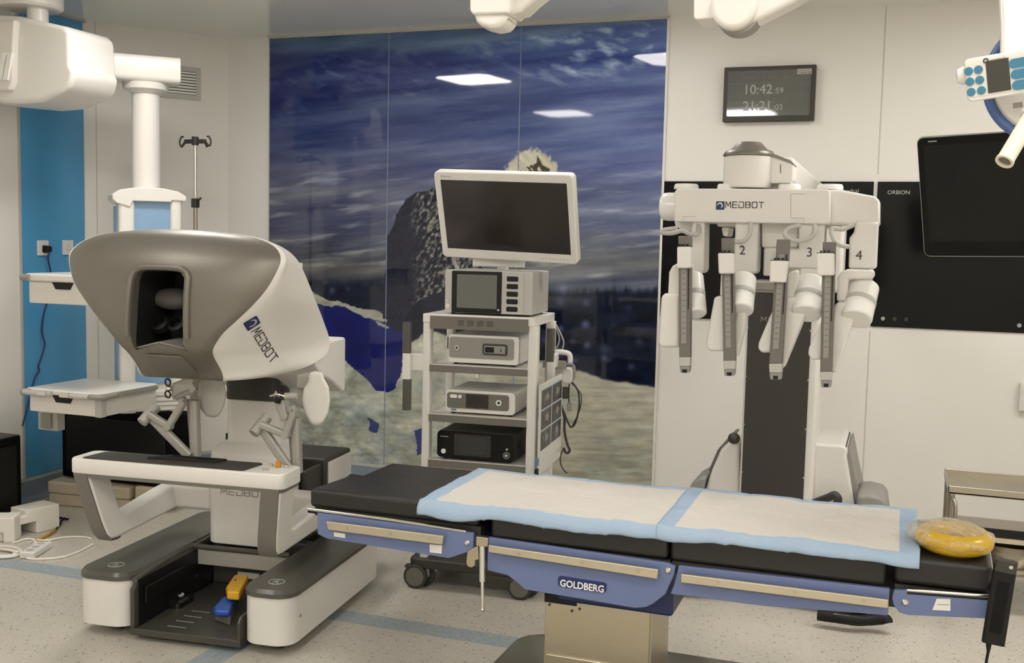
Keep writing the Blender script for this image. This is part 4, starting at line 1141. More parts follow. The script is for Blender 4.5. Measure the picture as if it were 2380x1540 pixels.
for s_ in (0,):
    part('side_panel', MB().box(.500, .520, .05, .345, .14, .66), 'warmwhite', tw, bevel=.004)
    part('side_trim', MB().box(.505, .515, .345, .36, .14, .62), 'grey', tw)
tp = part('top_shelf', MB().prism(rrect(-.006, .512, -.004, .41, .006), 'z', 1.222, 1.262), 'white', tw, bevel=.004)
part('front_board', MB().box(.030, .486, -.006, .01, 1.197, 1.254), 'grey', tp)
for k in range(4): part('board_mark', MB().box(.16 + .045 * k, .19 + .045 * k, -.0068, -.005, 1.214, 1.240), 'cap', tp)
for z, nm in ((1.035, 0), (.809, 1), (.600, 2)):
    s_ = part('shelf', MB().box(.029, .486, .004, .37, z - .03, z), 'white', tw, bevel=.002)
    part('front_board', MB().box(.030, .484, -.003, .004, z - .034, z - .003), 'grey', s_)
part('cable_latch', MB().box(.245, .262, .0, .012, .985, 1.0), 'chrome', tw)
part('lower_board', MB().box(.03, .486, -.003, .01, .545, .56), 'grey', tw)
# grip bars at both sides
def grip(px0, px1, ys, v):
    for i, (a_, b_, m_) in enumerate(ys):
        p, q = kv((px0 + px1) / 2, a_, v), kv((px0 + px1) / 2 - (b_ - 748) * .005, b_, v)
        p0 = kv(px0, a_, v); r = (kv(px1, a_, v).x - p0.x) / 2
        part('grip_bar', MB().prism(rrect(p.x - r, p.x + r, v - r, v + r, r * .4), 'z', q.z, p.z), m_, tw)
grip(938, 955, [(748, 820, 'cap'), (820, 880, 'white'), (880, 952, 'cap')], -.02)
grip(1272, 1290, [(763, 840, 'cap'), (840, 884, 'white')], .30)
q = kv(955, 845, .02)
part('grip_bracket', MB().box(q.x, 0.0, .0, .06, q.z - .03, q.z + .05), 'white', tw, bevel=.008)
q = kv(1295, 845, .32)
part('grip_bracket', MB().box(.52, q.x, .29, .36, q.z - .02, q.z + .05), 'white', tw, bevel=.008)
part('rear_handle', MB().tube([(.52, .36, 1.055), kv(1292, 818, .36), kv(1318, 820, .36), kv(1325, 828, .36), kv(1325, 842, .36)], .013), 'white', tw)
part('rear_handle_underside', MB().box(.53, kv(1316, 830, .36).x, .34, .37, 1.0, 1.04), 'midgrey', tw)
part('inner_handle', MB().box(.03, .06, .24, .40, 1.08, 1.14), 'darkgrey', tw, bevel=.006)
# pole that carries the monitor
part('monitor_post', MB().prism(rrect(.235, .285, .356, .396, .01), 'z', 1.26, 1.60), 'white', tw)
part('monitor_plate', MB().box(.15, .40, .235, .25, 1.475, 1.512), 'white', tw, bevel=.003)
part('monitor_plate_rim', MB().box(.17, .40, .23, .25, 1.515, 1.535), 'grey', tw)

# monitor hung on the tower
TLc, TRc, BLc = at(1022, 399, 4.44), at(1348, 408, 4.42), at(1029, 597, 4.58)
mn = thing('monitor', 'white framed widescreen surgical monitor on top of the tower', 'monitor', (TLc + TRc) / 2)
ux = (TRc - TLc); w_ = ux.length; uy = (TLc - BLc); h_ = uy.length
ux.normalize(); uy = (uy - ux * uy.dot(ux)).normalized(); nn = ux.cross(uy)
part('housing', MB().slab(BLc, ux, uy, w_, h_, .05, r=.022), 'white', mn, bevel=.008)
part('screen', MB().slab(BLc + nn * .001, ux, uy, w_ - .062, h_ - .085, .004, x0=.032, y0=.047), 'screen', mn)
part('lettering', text_mb('Endoview', .014, plane_map(BLc + ux * .035 + uy * (h_ - .026) + nn * .0008, ux, uy)), 'faint', mn)
for k in range(8): part('button', MB().slab(BLc + ux * (w_ - .17 + .017 * k) + uy * .02 + nn * .001, ux, uy, .008, .004, .002), 'lightgrey', mn)
mc_ = BLc + ux * w_ * .5 + uy * h_ * .4 - nn * .05
part('bracket', MB().slab(mc_ - ux * .06 - uy * .06, ux, uy, .12, .12, .04), 'white', mn, bevel=.006)
part('stem', MB().bar(mc_ - nn * .02 - ux * .03, KM @ Vector((.262, .37, 1.55)), .04, .04), 'white', mn)
part('cable', MB().tube([BLc + ux * .05 + uy * .02 - nn * .03, BLc + ux * .03 - uy * .03 - nn * .05, BLc + ux * .05 - uy * .10 - nn * .06], .009), 'lightgrey', mn)

# devices on the shelves: each one in the tower's frame, standing on its shelf
def device(name, label, cat, u0, u1, v0, v1, z0, z1, m, r=.012, feet=True):
    t = thing(name, label, cat, KM @ Vector(((u0 + u1) / 2, v0, z0)), KR, local=True)
    ox, oy, oz = (u0 + u1) / 2, v0, z0
    off = lambda mb: (bmesh.ops.translate(mb.bm, verts=mb.bm.verts, vec=Vector((-ox, -oy, -oz))), mb)[1]
    P = lambda nm, mb, mm, par=None, **k: part(nm, off(mb), mm, par or t, **k)
    b = P('housing', MB().prism(rrect(u0, u1, z0 + (.008 if feet else 0), z1, r), 'y', v0, v1), m, bevel=.004)
    if feet:
        for uu in (u0 + .03, u1 - .03):
            for vv_ in (v0 + .03, v1 - .03): P('foot', MB().cyl((uu, vv_, z0), (uu, vv_, z0 + .009), .01), 'black')
    return t, P
t, P = device('generator_unit', 'silver generator with grey touchscreen and five black buttons on top shelf', 'medical device', .088, .492, .03, .345, 1.262, 1.462, 'lightgrey', .006)
P('side_strip', MB().box(.089, .121, .022, .03, 1.27, 1.458), 'lightgrey', bevel=.003)
P('screen_frame', MB().box(.122, .352, .020, .031, 1.272, 1.458), 'black', bevel=.004)
P('screen', MB().box(.146, .332, .0185, .021, 1.293, 1.443), 'lcd')
for k in range(5): P('button', MB().prism(rrect(.375, .428, 1.283 + .0335 * k, 1.306 + .0335 * k, .006), 'y', .022, .031), 'black', bevel=.003)
P('button_panel', MB().box(.352, .452, .024, .03, 1.272, 1.458), 'lightgrey', bevel=.002)
P('knob', MB().cyl((.105, .022, 1.325), (.105, .012, 1.325), .006), 'chrome'); P('knob', MB().cyl((.105, .022, 1.30), (.105, .012, 1.30), .009), 'white')
P('indicator', MB().cyl((.340, .0195, 1.289), (.340, .0185, 1.289), .004), 'inkwhite')
t, P = device('light_source', 'white box with taupe front panel and recessed port on second shelf', 'medical device', .106, .436, .03, .34, 1.036, 1.172, 'white', .014)
P('front_panel', MB().prism(rrect(.112, .414, 1.067, 1.160, .012), 'y', .026, .032), 'midgrey')
P('power_button', MB().cyl((.150, .026, 1.112), (.150, .020, 1.112), .012), 'lightgrey'); P('power_mark', MB().cyl((.150, .020, 1.112), (.150, .019, 1.112), .005), 'ink')
P('port_frame', MB().prism(rrect(.270, .385, 1.086, 1.136, .010), 'y', .020, .03), 'darkgrey', bevel=.003)
P('port', MB().box(.280, .376, .0175, .021, 1.094, 1.128), 'midgrey'); P('port_slot', MB().box(.284, .325, .016, .018, 1.098, 1.122), 'black'); P('port_hole', MB().box(.355, .359, .016, .018, 1.103, 1.116), 'black')
t, P = device('camera_unit', 'white rounded box with dark display and round port on third shelf', 'medical device', .096, .425, .03, .34, .810, .920, 'white', .02)
P('front_panel', MB().prism(rrect(.106, .396, .837, .908, .012), 'y', .026, .032), 'grey')
P('display', MB().box(.196, .302, .0245, .027, .842, .904), 'screen')
P('button', MB().prism(rrect(.122, .155, .884, .899, .006), 'y', .020, .027), 'inkwhite'); P('button', MB().cyl((.168, .027, .891), (.168, .021, .891), .008), 'inkwhite')
P('port_ring', MB().torus((.350, .024, .872), .010, .004, axis=(0, 1, 0)), 'inkwhite'); P('port', MB().cyl((.350, .026, .872), (.350, .024, .872), .008), 'black')
P('label', MB().box(.125, .150, .0285, .031, .825, .833), 'bluelabel')
t, P = device('recorder_unit', 'black box with dark display and white power button on bottom shelf', 'medical device', .066, .428, .02, .34, .601, .735, 'darkgrey', .022)
P('front_panel', MB().prism(rrect(.067, .427, .611, .733, .02), 'y', .010, .021), 'blackgloss', bevel=.003)
P('display', MB().box(.150, .322, .0085, .0105, .625, .722), 'screen')
P('display_window', MB().box(.172, .30, .0075, .0087, .635, .712), mat('dim lcd', (.02, .021, .02), .2, noise=0))
P('power_button', MB().cyl((.100, .010, .640), (.100, .004, .640), .011), 'inkwhite')
P('dial_ring', MB().torus((.395, .009, .640), .014, .002, axis=(0, 1, 0)), 'midgrey'); P('dial', MB().cyl((.395, .010, .640), (.395, .005, .640), .007), 'lightgrey')
P('indicator', MB().cyl((.397, .010, .668), (.397, .007, .668), .005), 'lightgrey')
P('name_mark', MB().box(.083, .120, .0085, .0105, .705, .709), 'midgrey')
P('side_vent', MB().bar((.4285, .10, .66), (.4285, .14, .685), .003, .006), 'black')
# scan film hanging at the side
ff = thing('scan_film', 'printed film with six brain scan pictures hung on the tower side', 'scan film', KM @ Vector((.556, .0, .62)), KR, local=True)
KMo = Vector((.556, .0, .62))
part('sheet', MB().box(-.002, 0, -.03, .42, 0.0, .345), 'paper', ff)
part('clip_bag', MB().box(-.004, -.002, -.05, .42, -.05, .355), 'white', ff)
g6 = mat('scan print', (.02, .02, .02), .35, noise=0)
def scan_mat():
    m_ = mat('scan picture', (.02, .02, .02), .4, noise=0); nt = m_.node_tree; b = nt.nodes['Principled BSDF']
    tc = nt.nodes.new('ShaderNodeTexCoord'); n = nt.nodes.new('ShaderNodeTexNoise'); n.inputs['Scale'].default_value = 45; n.inputs['Detail'].default_value = 5
    nt.links.new(tc.outputs['Object'], n.inputs['Vector'])
    r = nt.nodes.new('ShaderNodeValToRGB'); r.color_ramp.elements[0].position = .45; r.color_ramp.elements[0].color = (.012, .012, .012, 1)
    r.color_ramp.elements[1].position = .68; r.color_ramp.elements[1].color = (.30, .29, .26, 1)
    nt.links.new(n.outputs['Fac'], r.inputs['Fac']); nt.links.new(r.outputs['Color'], b.inputs['Base Color']); return m_
M['scan'] = scan_mat()
for i in range(2):
    for j in range(3):
        v0, z0 = -.015 + .215 * i, .055 + .092 * j
        pic = part('scan_picture', MB().box(0, .0008, v0, v0 + .20, z0, z0 + .083), g6, ff)
        part('scan_outline', MB().poly([[(x, v0 + .10 + .062 * math.cos(2 * PI * k / 20), z0 + .042 + .034 * math.sin(2 * PI * k / 20)) for k in range(20)] for x in (.0008, .0012)]), 'scan', pic)
        part('scan_bright', MB().poly([[(x, v0 + .11 + .03 * math.cos(2 * PI * k / 14), z0 + .045 + .016 * math.sin(2 * PI * k / 14)) for k in range(14)] for x in (.0012, .0015)]), 'inkgrey', pic)
        part('caption_strip', MB().box(0, .0009, v0, v0 + .20, z0 + .083, z0 + .088), 'padblue', pic)
for z in (-.075, -.13): part('tag', MB().box(-.01, .002, -.075, -.045, z + .03, z + .06), 'black', ff)
part('tag', MB().box(-.01, .002, -.075, -.045, .0, .03), 'bluelabel', ff)
# holster and hanging cables
hl = thing('probe_holster', 'small white holster with looped black cables beside the scan film', 'holster', KM @ Vector((.60, .44, 1.0)), KR, local=True)
hk = lambda px, py, v=.44: kv(px, py, v) - Vector((.60, .44, 1.0))
h1, h2 = hk(1310, 852), hk(1332, 890)
part('pouch', MB().prism(rrect(h1.x, h2.x, h2.z, h1.z, .02), 'y', -.03, .03), 'white', hl, bevel=.006)
part('rim', MB().tube([hk(1308, 848), hk(1325, 846), hk(1334, 852), hk(1334, 876), hk(1326, 890)], .007), 'midgrey', hl)
part('bracket', MB().box(-.09, h1.x + .01, -.02, .02, h1.z - .03, h1.z), 'white', hl)
part('connector', MB().cyl(hk(1312, 900), hk(1312, 925), .02), 'darkgrey', hl)
for pts, r in (([(1330, 888), (1344, 910), (1346, 945), (1338, 980), (1329, 992), (1322, 985), (1308, 950), (1302, 930)], .0045), ([(1328, 890), (1350, 915), (1348, 950), (1330, 990)], .0025), ([(1304, 940), (1312, 970), (1312, 1000), (1318, 1030), (1324, 1045), (1320, 1052), (1314, 1050), (1310, 1040)], .006), ([(1308, 1045), (1302, 1065), (1306, 1085), (1318, 1100)], .003), ([(1323, 892), (1322, 920), (1324, 945)], .0035)):
    part('cable', MB().tube([hk(x, y) for x, y in pts], r), 'darkgrey', hl)
part('plug', MB().box(*(lambda c: (c.x - .012, c.x + .012, -.01, .01, c.z - .02, c.z + .02))(hk(1324, 945))), 'inkgrey', hl, bevel=.004)
part('tube', MB().tube([hk(1287, 750), hk(1296, 770), hk(1300, 790), hk(1293, 808), hk(1280, 818)], .0035), 'lightgrey', hl)
part('tube', MB().tube([hk(1290, 750), hk(1303, 775), hk(1310, 795), hk(1306, 815)], .0035), 'lightgrey', hl)

# ================================================================== PATIENT-SIDE ROBOT
rb = thing('surgical_robot', 'white four arm surgical robot cart with dark column behind the table', 'surgical robot', (-.47, 4.9, 0))
base_ = part('base', MB().box(-.74, -.14, 4.74, 5.55, .06, .30), 'white', rb, bevel=.04, seg=4)
for sx, x0, x1 in ((-1, -.93, -.70), (1, -.20, .04)):
    part('outrigger', MB().prism(rrect(x0, x1, 4.70, 5.05, .10, 8), 'z', .03, .50 if False else .24), 'grey', base_, bevel=.03, seg=4)
    part('wheel', MB().cyl(((x0 + x1) / 2 - .03, 4.80, .06), ((x0 + x1) / 2 + .03, 4.80, .06), .06), 'black', base_)
# side fairings seen over the table
YF = 4.90
part('fairing', MB().shape([(1718, 1026), (1700, 1022), (1675, 1045), (1655, 1090), (1628, 1165), (1618, 1250), (1718, 1250)], YF, .45), 'white', base_, bevel=.02, seg=4)
part('fairing_edge', MB().shape([(1700, 1018), (1690, 1020), (1668, 1044), (1648, 1090), (1620, 1165), (1632, 1165), (1658, 1090), (1680, 1044)], YF + .12, .3), 'grey', base_, bevel=.006)
part('fairing', MB().shape([(1890, 1030), (1960, 1034), (1972, 1045), (1968, 1060), (1985, 1165), (2000, 1260), (1885, 1260)], YF, .45), 'white', base_, bevel=.02, seg=4)
part('fairing_edge', MB().shape([(1976, 1036), (1988, 1100), (2010, 1200), (2000, 1215), (1985, 1160), (1964, 1062), (1968, 1046)], YF + .02, .4), 'midgrey', base_, bevel=.008)
part('outrigger_cover', MB().shape([(1992, 1150), (2020, 1148), (2050, 1156), (2062, 1170), (2068, 1215), (1990, 1215)], YF - .15, .3), 'midgrey', base_, bevel=.02, seg=4)
part('outrigger_cover', MB().shape([(1596, 1145), (1608, 1122), (1626, 1112), (1640, 1110), (1626, 1170), (1596, 1160)], YF - .05, .3), 'midgrey', base_, bevel=.01)
part('push_handle', MB().tube([at(1888, 1170, YF - .02), at(1925, 1156, YF - .06), at(1940, 1150, YF - .07), at(1948, 1160, YF - .07), at(1944, 1172, YF - .05)], .018), 'darkgrey', base_)
part('knob', MB().ball(at(1706, 1018, YF - .01), .028, .03, .026), 'darkgrey', base_)
part('brake_pedal', MB().tube([fl(1900, 1428, .05), fl(1985, 1440, .05), fl(2020, 1440, .05), fl(2056, 1438, .06), fl(2062, 1448, .045)], .024), 'black', base_)
part('pedal_mark', MB().box(*(lambda q: (q.x - .035, q.x + .03, q.y - .027, q.y, .03, .07))(fl(1958, 1434, .05))), 'ivory', base_)
# column
YC = 4.86
xc0, xc1 = -.628, -.335
clm = part('column', MB().prism(rrect(xc0, xc1 + .035, YC, YC + .34, .02), 'z', .10, 1.42), 'white', rb, bevel=.004)
part('front_panel', MB().box(xc0 + .012, xc1 - .006, YC - .008, YC + .01, .12, 1.392), 'darkgrey', clm, label='dark brown grey front panel')
part('top_cap', MB().prism(rrect(xc0 + .006, xc1 + .03, YC - .012, YC + .34, .02), 'z', 1.40, 1.44), 'midgrey', clm, bevel=.006)
for xx in (xc0 + .012, xc1 - .008):
    for k in range(5): part('screw', MB().cyl((xx, YC - .010, .35 + .22 * k), (xx, YC - .006, .35 + .22 * k), .004), 'lightgrey', clm)
mp = plane_map(at(1768, 747, YC - .0085), (1, 0, 0), (0, 0, 1))
sb_ = MB(); strokes(sb_, 'MEDBOT', .022, mp, thick=.13)
part('lettering', sb_, 'inkgrey', clm)
# boom and turret
bx1 = at(1846, 400, 4.20).x
part('boom', MB().box(bx1 - .17, bx1, 4.20, atx(1917, 400, bx1).y, at(1846, 455, 4.2).z, at(1846, 364, 4.2).z), 'white', rb, bevel=.02, seg=4)
part('boom_neck', MB().box(-.50, -.22, 4.9, 5.1, 1.40, 1.80), 'white', rb, bevel=.02)
YT = 4.17
tc = at(1739, 400, YT)
tur = part('turret', MB().lathe([(0, at(1739, 438, YT).z), (.088, at(1739, 438, YT).z), (.094, at(1739, 420, YT).z), (.094, at(1739, 364, YT).z), (0, at(1739, 364, YT).z)], (tc.x, YT, 0)), 'white', rb, bevel=.006)
za_, zb2, zc2 = at(1739, 364, YT).z, at(1739, 354, YT).z, at(1739, 331, YT).z
part('turret_cap', MB().lathe([(.0, za_), (.097, za_), (.097, za_ + .008), (.088, zb2 + .004), (.070, zb2 + .010), (.044, zc2), (.0, zc2 + .002)], (tc.x, YT, 0), n=40), 'shell', tur, bevel=.003, label='taupe metallic cap')
part('turret_arm', MB().shape([(1790, 362), (1800, 362), (1838, 376), (1844, 384), (1844, 420), (1838, 426), (1790, 426)], YT - .03, .14), 'white', tur, bevel=.012)
part('arm_trim', MB().shape([(1786, 356), (1803, 359), (1838, 373), (1845, 382), (1840, 380), (1800, 366), (1786, 363)], YT - .035, .14), 'shell', tur)
part('slot', MB().shape([(1813, 382), (1815, 382), (1815, 402), (1813, 402)], YT - .032, .004), 'grey', tur)
# crossbeam
YB = 4.02
bmx = part('crossbeam', MB().shape([(1567, 446), (1574, 438), (1640, 438), (1925, 440), (1930, 446), (1930, 515), (1925, 521), (1567, 515)], YB, .30), 'white', rb, bevel=.012, seg=4)
part('beam_end', MB().shape([(1920, 441), (1950, 440), (2036, 456), (2044, 466), (2044, 524), (1920, 522)], YB + .03, .26), 'white', bmx, bevel=.012, seg=4)
kn0, kn1 = at(1536, 480, YB + .12), at(1572, 480, YB + .12)
rk = (at(1550, 446, YB).z - at(1550, 514, YB).z) / 2
part('end_knob', MB().lathe([(0, 0), (rk * .75, .0), (rk * .97, .014), (rk, .03), (rk, .07), (0, .07)], kn0, axis=(1, 0, 0), n=36), 'white_gloss', bmx, bevel=.006)
for xa, xb, Yc in ((1567, 1623, YB + .10), (1667, 1715, YB + .12), (1808, 1862, YB + .12), (1898, 1960, YB + .10)):
    q0_, q1_ = at(xa, 440, Yc), at(xb, 440, Yc)
    r_ = (q1_.x - q0_.x) / 2
    part('joint_cap', MB().lathe([(0, 0), (r_, 0), (r_, .012), (r_ * .9, .020), (0, .022)], ((q0_.x + q1_.x) / 2, Yc, at(1700, 440, Yc).z), n=32), 'white_gloss', bmx)
for (xa, ya, xb, yb) in ((1588, 503, 1618, 503), (1588, 503, 1588, 514), (1838, 450, 1872, 450), (1838, 450, 1838, 505), (1838, 506, 1868, 507), (1868, 507, 1868, 516)):
    p_, q_ = at(xa, ya, YB - .0005), at(xb, yb, YB - .0005)
    part('seam_line', MB().bar(p_, q_, .0012, .0012, up=(0, 1, 0)), 'inkgrey', bmx)
p_ = at(1686, 482, YB - .0006)
mp = plane_map(p_, (1, 0, 0), (0, 0, 1))
sb_ = MB(); strokes(sb_, 'MEDBOT', .021, mp, thick=.13, wide=.92, gap=.28)
part('lettering', sb_, 'ink', bmx, label='dark MEDBOT lettering')
p_ = at(1664, 487, YB - .0006)
eg, ew = MB(), MB(); emblem(eg, ew, .031, plane_map(p_, (1, 0, 0), (0, 0, 1)))
part('emblem', eg, 'navy', bmx); part('emblem_mark', ew, 'inkwhite', bmx)

def robot_arm(num, blocks, railq, carr, tip, paddle, elbow, links, cable, Yr, mats=None):
    Ys = YB + .02
    root_ = part('robot_arm', MB().shape(blocks[0], Ys, .12), 'white', rb, bevel=.010, seg=4)
    for bl in blocks[1:]: part('shoulder_block', MB().shape(bl, Ys + .06, .12), 'white', root_, bevel=.008)
    if num:
        s_, x, y = num
        part('number', text_mb(s_, .048, plane_map(at(x, y, Ys - .0008), (1, 0, 0), (0, 0, 1)), align='CENTER'), 'ink', root_, label='number ' + s_)
    for pts, dy, dep in links: part('link', MB().shape(pts, Yr + dy, dep), 'white', root_, bevel=.012, seg=4)
    (ex0, ey0), (ex1, ey1), er = elbow
    part('elbow_joint', MB().cyl(at(ex0, ey0, Yr + .14), at(ex1, ey1, Yr + .05), er), 'white_gloss', root_, bevel=.008)
    part('elbow_ring', MB().cyl(at(ex0 * .55 + ex1 * .45, ey0 * .55 + ey1 * .45, Yr + .095), at(ex0 * .45 + ex1 * .55, ey0 * .45 + ey1 * .55, Yr + .086), er * 1.02), 'lightgrey', root_)
    if paddle: part('forearm', MB().shape(paddle, Yr + .035, .06), 'white', root_, bevel=.014, seg=4)
    # instrument slide
    (tl, tr, br, bl) = railq
    sl = part('instrument_slide', MB().poly([[at(*p, Yr) for p in (tl, tr, br, bl)], [at(*p, Yr) + Vector((0, .035, 0)) for p in (tl, tr, br, bl)]]), 'grey', root_, bevel=.004, label='dark taupe instrument slide')
    lerp = lambda a_, b_, t: (a_[0] + (b_[0] - a_[0]) * t, a_[1] + (b_[1] - a_[1]) * t)
    for f0, f1, mm, dd in ((.22, .66, 'midgrey', .003), (.78, .86, 'black', .002)):
        q = [lerp(lerp(tl, tr, f0), lerp(bl, br, f0), .12), lerp(lerp(tl, tr, f1), lerp(bl, br, f1), .12), lerp(lerp(tl, tr, f1), lerp(bl, br, f1), .88 if mm == 'midgrey' else .6), lerp(lerp(tl, tr, f0), lerp(bl, br, f0), .88 if mm == 'midgrey' else .6)]
        part('slide_track', MB().shape(q, Yr - dd, dd), mm, sl)
    for k in range(12):
        c_ = lerp(lerp(tl, tr, .44), lerp(bl, br, .44), .30 + .045 * k)
        part('scale_mark', MB().shape([(c_[0] - 4, c_[1]), (c_[0] + 4, c_[1]), (c_[0] + 4, c_[1] + 2), (c_[0] - 4, c_[1] + 2)], Yr - .0036, .0006), 'grey', sl)
    part('carriage', MB().shape(carr, Yr - .03, .045), 'white', sl, bevel=.006, seg=4)
    xm = (carr[0][0] + carr[1][0]) / 2
    for dx in (-10, -2, 8): part('contact_pin', MB().shape([(xm + dx - 2, carr[0][1] - 6), (xm + dx + 2, carr[0][1] - 6), (xm + dx + 2, carr[0][1] + 1), (xm + dx - 2, carr[0][1] + 1)], Yr - .015, .01), 'black', sl)
    part('carriage_top', MB().shape([(carr[0][0] + 1, carr[0][1] - 1.5), (carr[1][0] - 1, carr[1][1] - 1.5), (carr[1][0] - 1, carr[1][1] + 1), (carr[0][0] + 1, carr[0][1] + 1)], Yr - .025, .035), 'ink', sl)
    y0, y1, y2 = tip
    cxm = (bl[0] + br[0]) / 2; hw = (br[0] - bl[0]) / 2
    part('tip_block', MB().shape([(cxm - hw, y0), (cxm + hw, y0), (cxm + hw - 1, y1), (cxm - hw + 1, y1)], Yr - .008, .04), 'lightgrey', sl, bevel=.003)
    part('tip_socket', MB().shape([(cxm - hw + 1, y1), (cxm + hw - 1, y1), (cxm + hw - 3, y2), (cxm - hw + 3, y2)], Yr - .006, .038), 'midgrey', sl, bevel=.003)
    part('socket_hole', MB().shape([(cxm - 6, y1 + 7), (cxm + 6, y1 + 7), (cxm + 5, y1 + 15), (cxm - 5, y1 + 15)], Yr - .0075, .004), 'black', sl)
    part('cable', MB().tube([at(x, y, YB + dy) for x, y, dy in cable], .0085), 'lightgrey', root_)
Yr = 3.78
robot_arm(None, [[(1610, 512), (1638, 512), (1636, 628), (1630, 635), (1606, 635), (1606, 540)], [(1566, 512), (1622, 512), (1620, 535), (1600, 537), (1570, 528)]],
    ((1576, 548), (1606, 548), (1604, 832), (1578, 832)), [(1573, 573), (1605, 573), (1605, 623), (1573, 623)], (830, 851, 866),
    [(1536, 688), (1544, 682), (1580, 682), (1580, 808), (1535, 808), (1528, 796)], ((1612, 640), (1620, 730), .036),
    [([(1551, 690), (1554, 632), (1562, 618), (1576, 610), (1606, 608), (1606, 632), (1584, 634), (1582, 690)], .05, .06)],
    [(1575, 530, -.02), (1545, 534, -.03), (1538, 540, -.03), (1560, 542, -.04), (1585, 536, -.04), (1600, 542, -.03), (1618, 545, -.02), (1624, 535, 0.0), (1622, 512, .05)], Yr)
robot_arm(('2', 1725, 591), [[(1708, 512), (1763, 512), (1759, 632), (1753, 636), (1704, 633), (1704, 566), (1708, 548)], [(1664, 512), (1716, 512), (1714, 528), (1666, 526)], [(1676, 527), (1696, 527), (1692, 550), (1680, 549)]],
    ((1676, 553), (1705, 553), (1709, 842), (1681, 842)), [(1668, 588), (1704, 588), (1705, 636), (1670, 636)], (838, 858, 873),
    [(1659, 694), (1664, 688), (1690, 688), (1694, 817), (1648, 816), (1640, 806), (1641, 790)], ((1728, 645), (1720, 722), .047),
    [([(1672, 690), (1675, 632), (1700, 625), (1700, 690)], .05, .06), ([(1718, 690), (1742, 690), (1732, 760), (1715, 830), (1700, 830), (1704, 760)], .06, .05)],
    [(1744, 516, -.02), (1742, 545, -.035), (1728, 560, -.04), (1706, 562, -.03)], Yr)
robot_arm(('3', 1881, 596), [[(1856, 512), (1918, 512), (1914, 618), (1906, 625), (1800, 622), (1800, 580), (1856, 578)], [(1769, 512), (1858, 512), (1855, 576), (1770, 575)], [(1775, 575), (1856, 576), (1856, 642), (1773, 641)]],
    ((1805, 556), (1836, 556), (1818, 846), (1787, 846)), [(1790, 605), (1832, 606), (1826, 657), (1788, 655)], (845, 866, 882),
    [(1793, 726), (1798, 720), (1812, 722), (1798, 819), (1770, 820), (1761, 810), (1763, 796)], ((1886, 654), (1874, 730), .052),
    [([(1828, 694), (1850, 690), (1878, 694), (1884, 706), (1868, 745), (1822, 856), (1806, 856), (1812, 760)], .05, .06), ([(1830, 640), (1838, 630), (1856, 626), (1856, 650), (1848, 700), (1828, 700)], .07, .05)],
    [(1860, 524, -.02), (1834, 530, -.03), (1824, 542, -.04), (1834, 556, -.045), (1858, 560, -.04), (1882, 553, -.03), (1893, 538, -.02), (1893, 522, -.01)], Yr)
robot_arm(('4', 1996, 603), [[(1990, 512), (2042, 516), (2037, 625), (1972, 624), (1974, 552), (1984, 540)], [(1900, 516), (1955, 516), (1954, 531), (1902, 530)]],
    ((1912, 562), (1943, 562), (1934, 868), (1906, 868)), [(1897, 588), (1939, 588), (1939, 640), (1899, 640)], (864, 884, 900),
    [(1906, 752), (1912, 746), (1922, 748), (1920, 835), (1886, 836), (1878, 824), (1880, 808)], ((2008, 664), (1990, 742), .053),
    [([(1941, 706), (1952, 701), (1985, 701), (1994, 712), (1980, 760), (1944, 866), (1928, 866), (1930, 760)], .05, .06), ([(1944, 702), (1946, 645), (1954, 632), (1970, 625), (2034, 627), (2032, 648), (1972, 650), (1970, 702)], .07, .05)],
    [(1985, 522, -.01), (1960, 532, -.02), (1934, 532, -.03), (1936, 552, -.04), (1950, 568, -.045), (1972, 573, -.03)], Yr)
# ================================================================== OPERATING TABLE
ot = thing('operating_table', 'blue and steel operating table with black mattresses in the foreground', 'operating table', (-.76, 3.33, 0))
TY = 3.06
bs = part('base', MB().poly([[(x, y, z) for x, y in rrect(-1.285 + o, -.20 - o, 2.60 + o, 3.775 - o, .12, 8)] for o, z in ((.02, .015), (0, .03), (0, .075), (.012, .105), (.04, .12))]), 'basesteel', ot)
cyr = atx(1553, 1400, -.66).y
cm_ = part('column', MB().box(-1.0, -.66, 3.15, cyr, .10, .475), 'steel', ot, bevel=.004)
part('column_shroud', MB().box(-.992, -.668, 3.143, cyr + .01, .10, .285), 'steel', cm_, bevel=.004)
part('column_side', MB().box(-.66, -.655, 3.16, cyr - .005, .13, .50), 'steel', cm_)
part('top_slot', MB().box(-1.002, -.895, 3.148, 3.27, .452, .478), 'black', cm_)
for x, z in ((-.985, .445), (-.91, .435), (-.885, .445)): part('screw', MB().cyl((x, 3.15, z), (x, 3.146, z), .004), 'darkgrey', cm_)
part('column_head', MB().box(-.95, -.585, 3.12, 3.50, .47, .60), 'navy', cm_, bevel=.01)
def frame(nm, pts, label=None):
    a = part(nm, MB().shape(pts, TY, .016), 'tableblue', ot, bevel=.003, label=label)
    fr2 = [at(x, y, TY) for x, y in pts]
    part(nm, MB().poly([[p + Vector((0, o, 0)) for p in fr2] for o in (.514, .53)]), 'tableblue', ot, bevel=.003)
    return a
f1 = frame('side_frame', [(737, 1190), (738, 1241), (759, 1251), (1043, 1297), (1085, 1283), (1100, 1272), (1101, 1238), (1085, 1236)])
f2 = frame('side_frame', [(1133, 1248), (1132, 1325), (1180, 1337), (1200, 1352), (1220, 1370), (1475, 1413), (1500, 1411), (1516, 1404), (1546, 1381), (1566, 1336), (1570, 1316), (1552, 1308), (1300, 1272)])
f3 = frame('side_frame', [(1577, 1314), (1571, 1346), (1558, 1380), (1780, 1408), (2064, 1430), (2068, 1368)])
f4 = frame('side_frame', [(2078, 1371), (2073, 1388), (2076, 1404), (2090, 1423), (2110, 1429), (2309, 1438), (2310, 1392), (2107, 1371)])
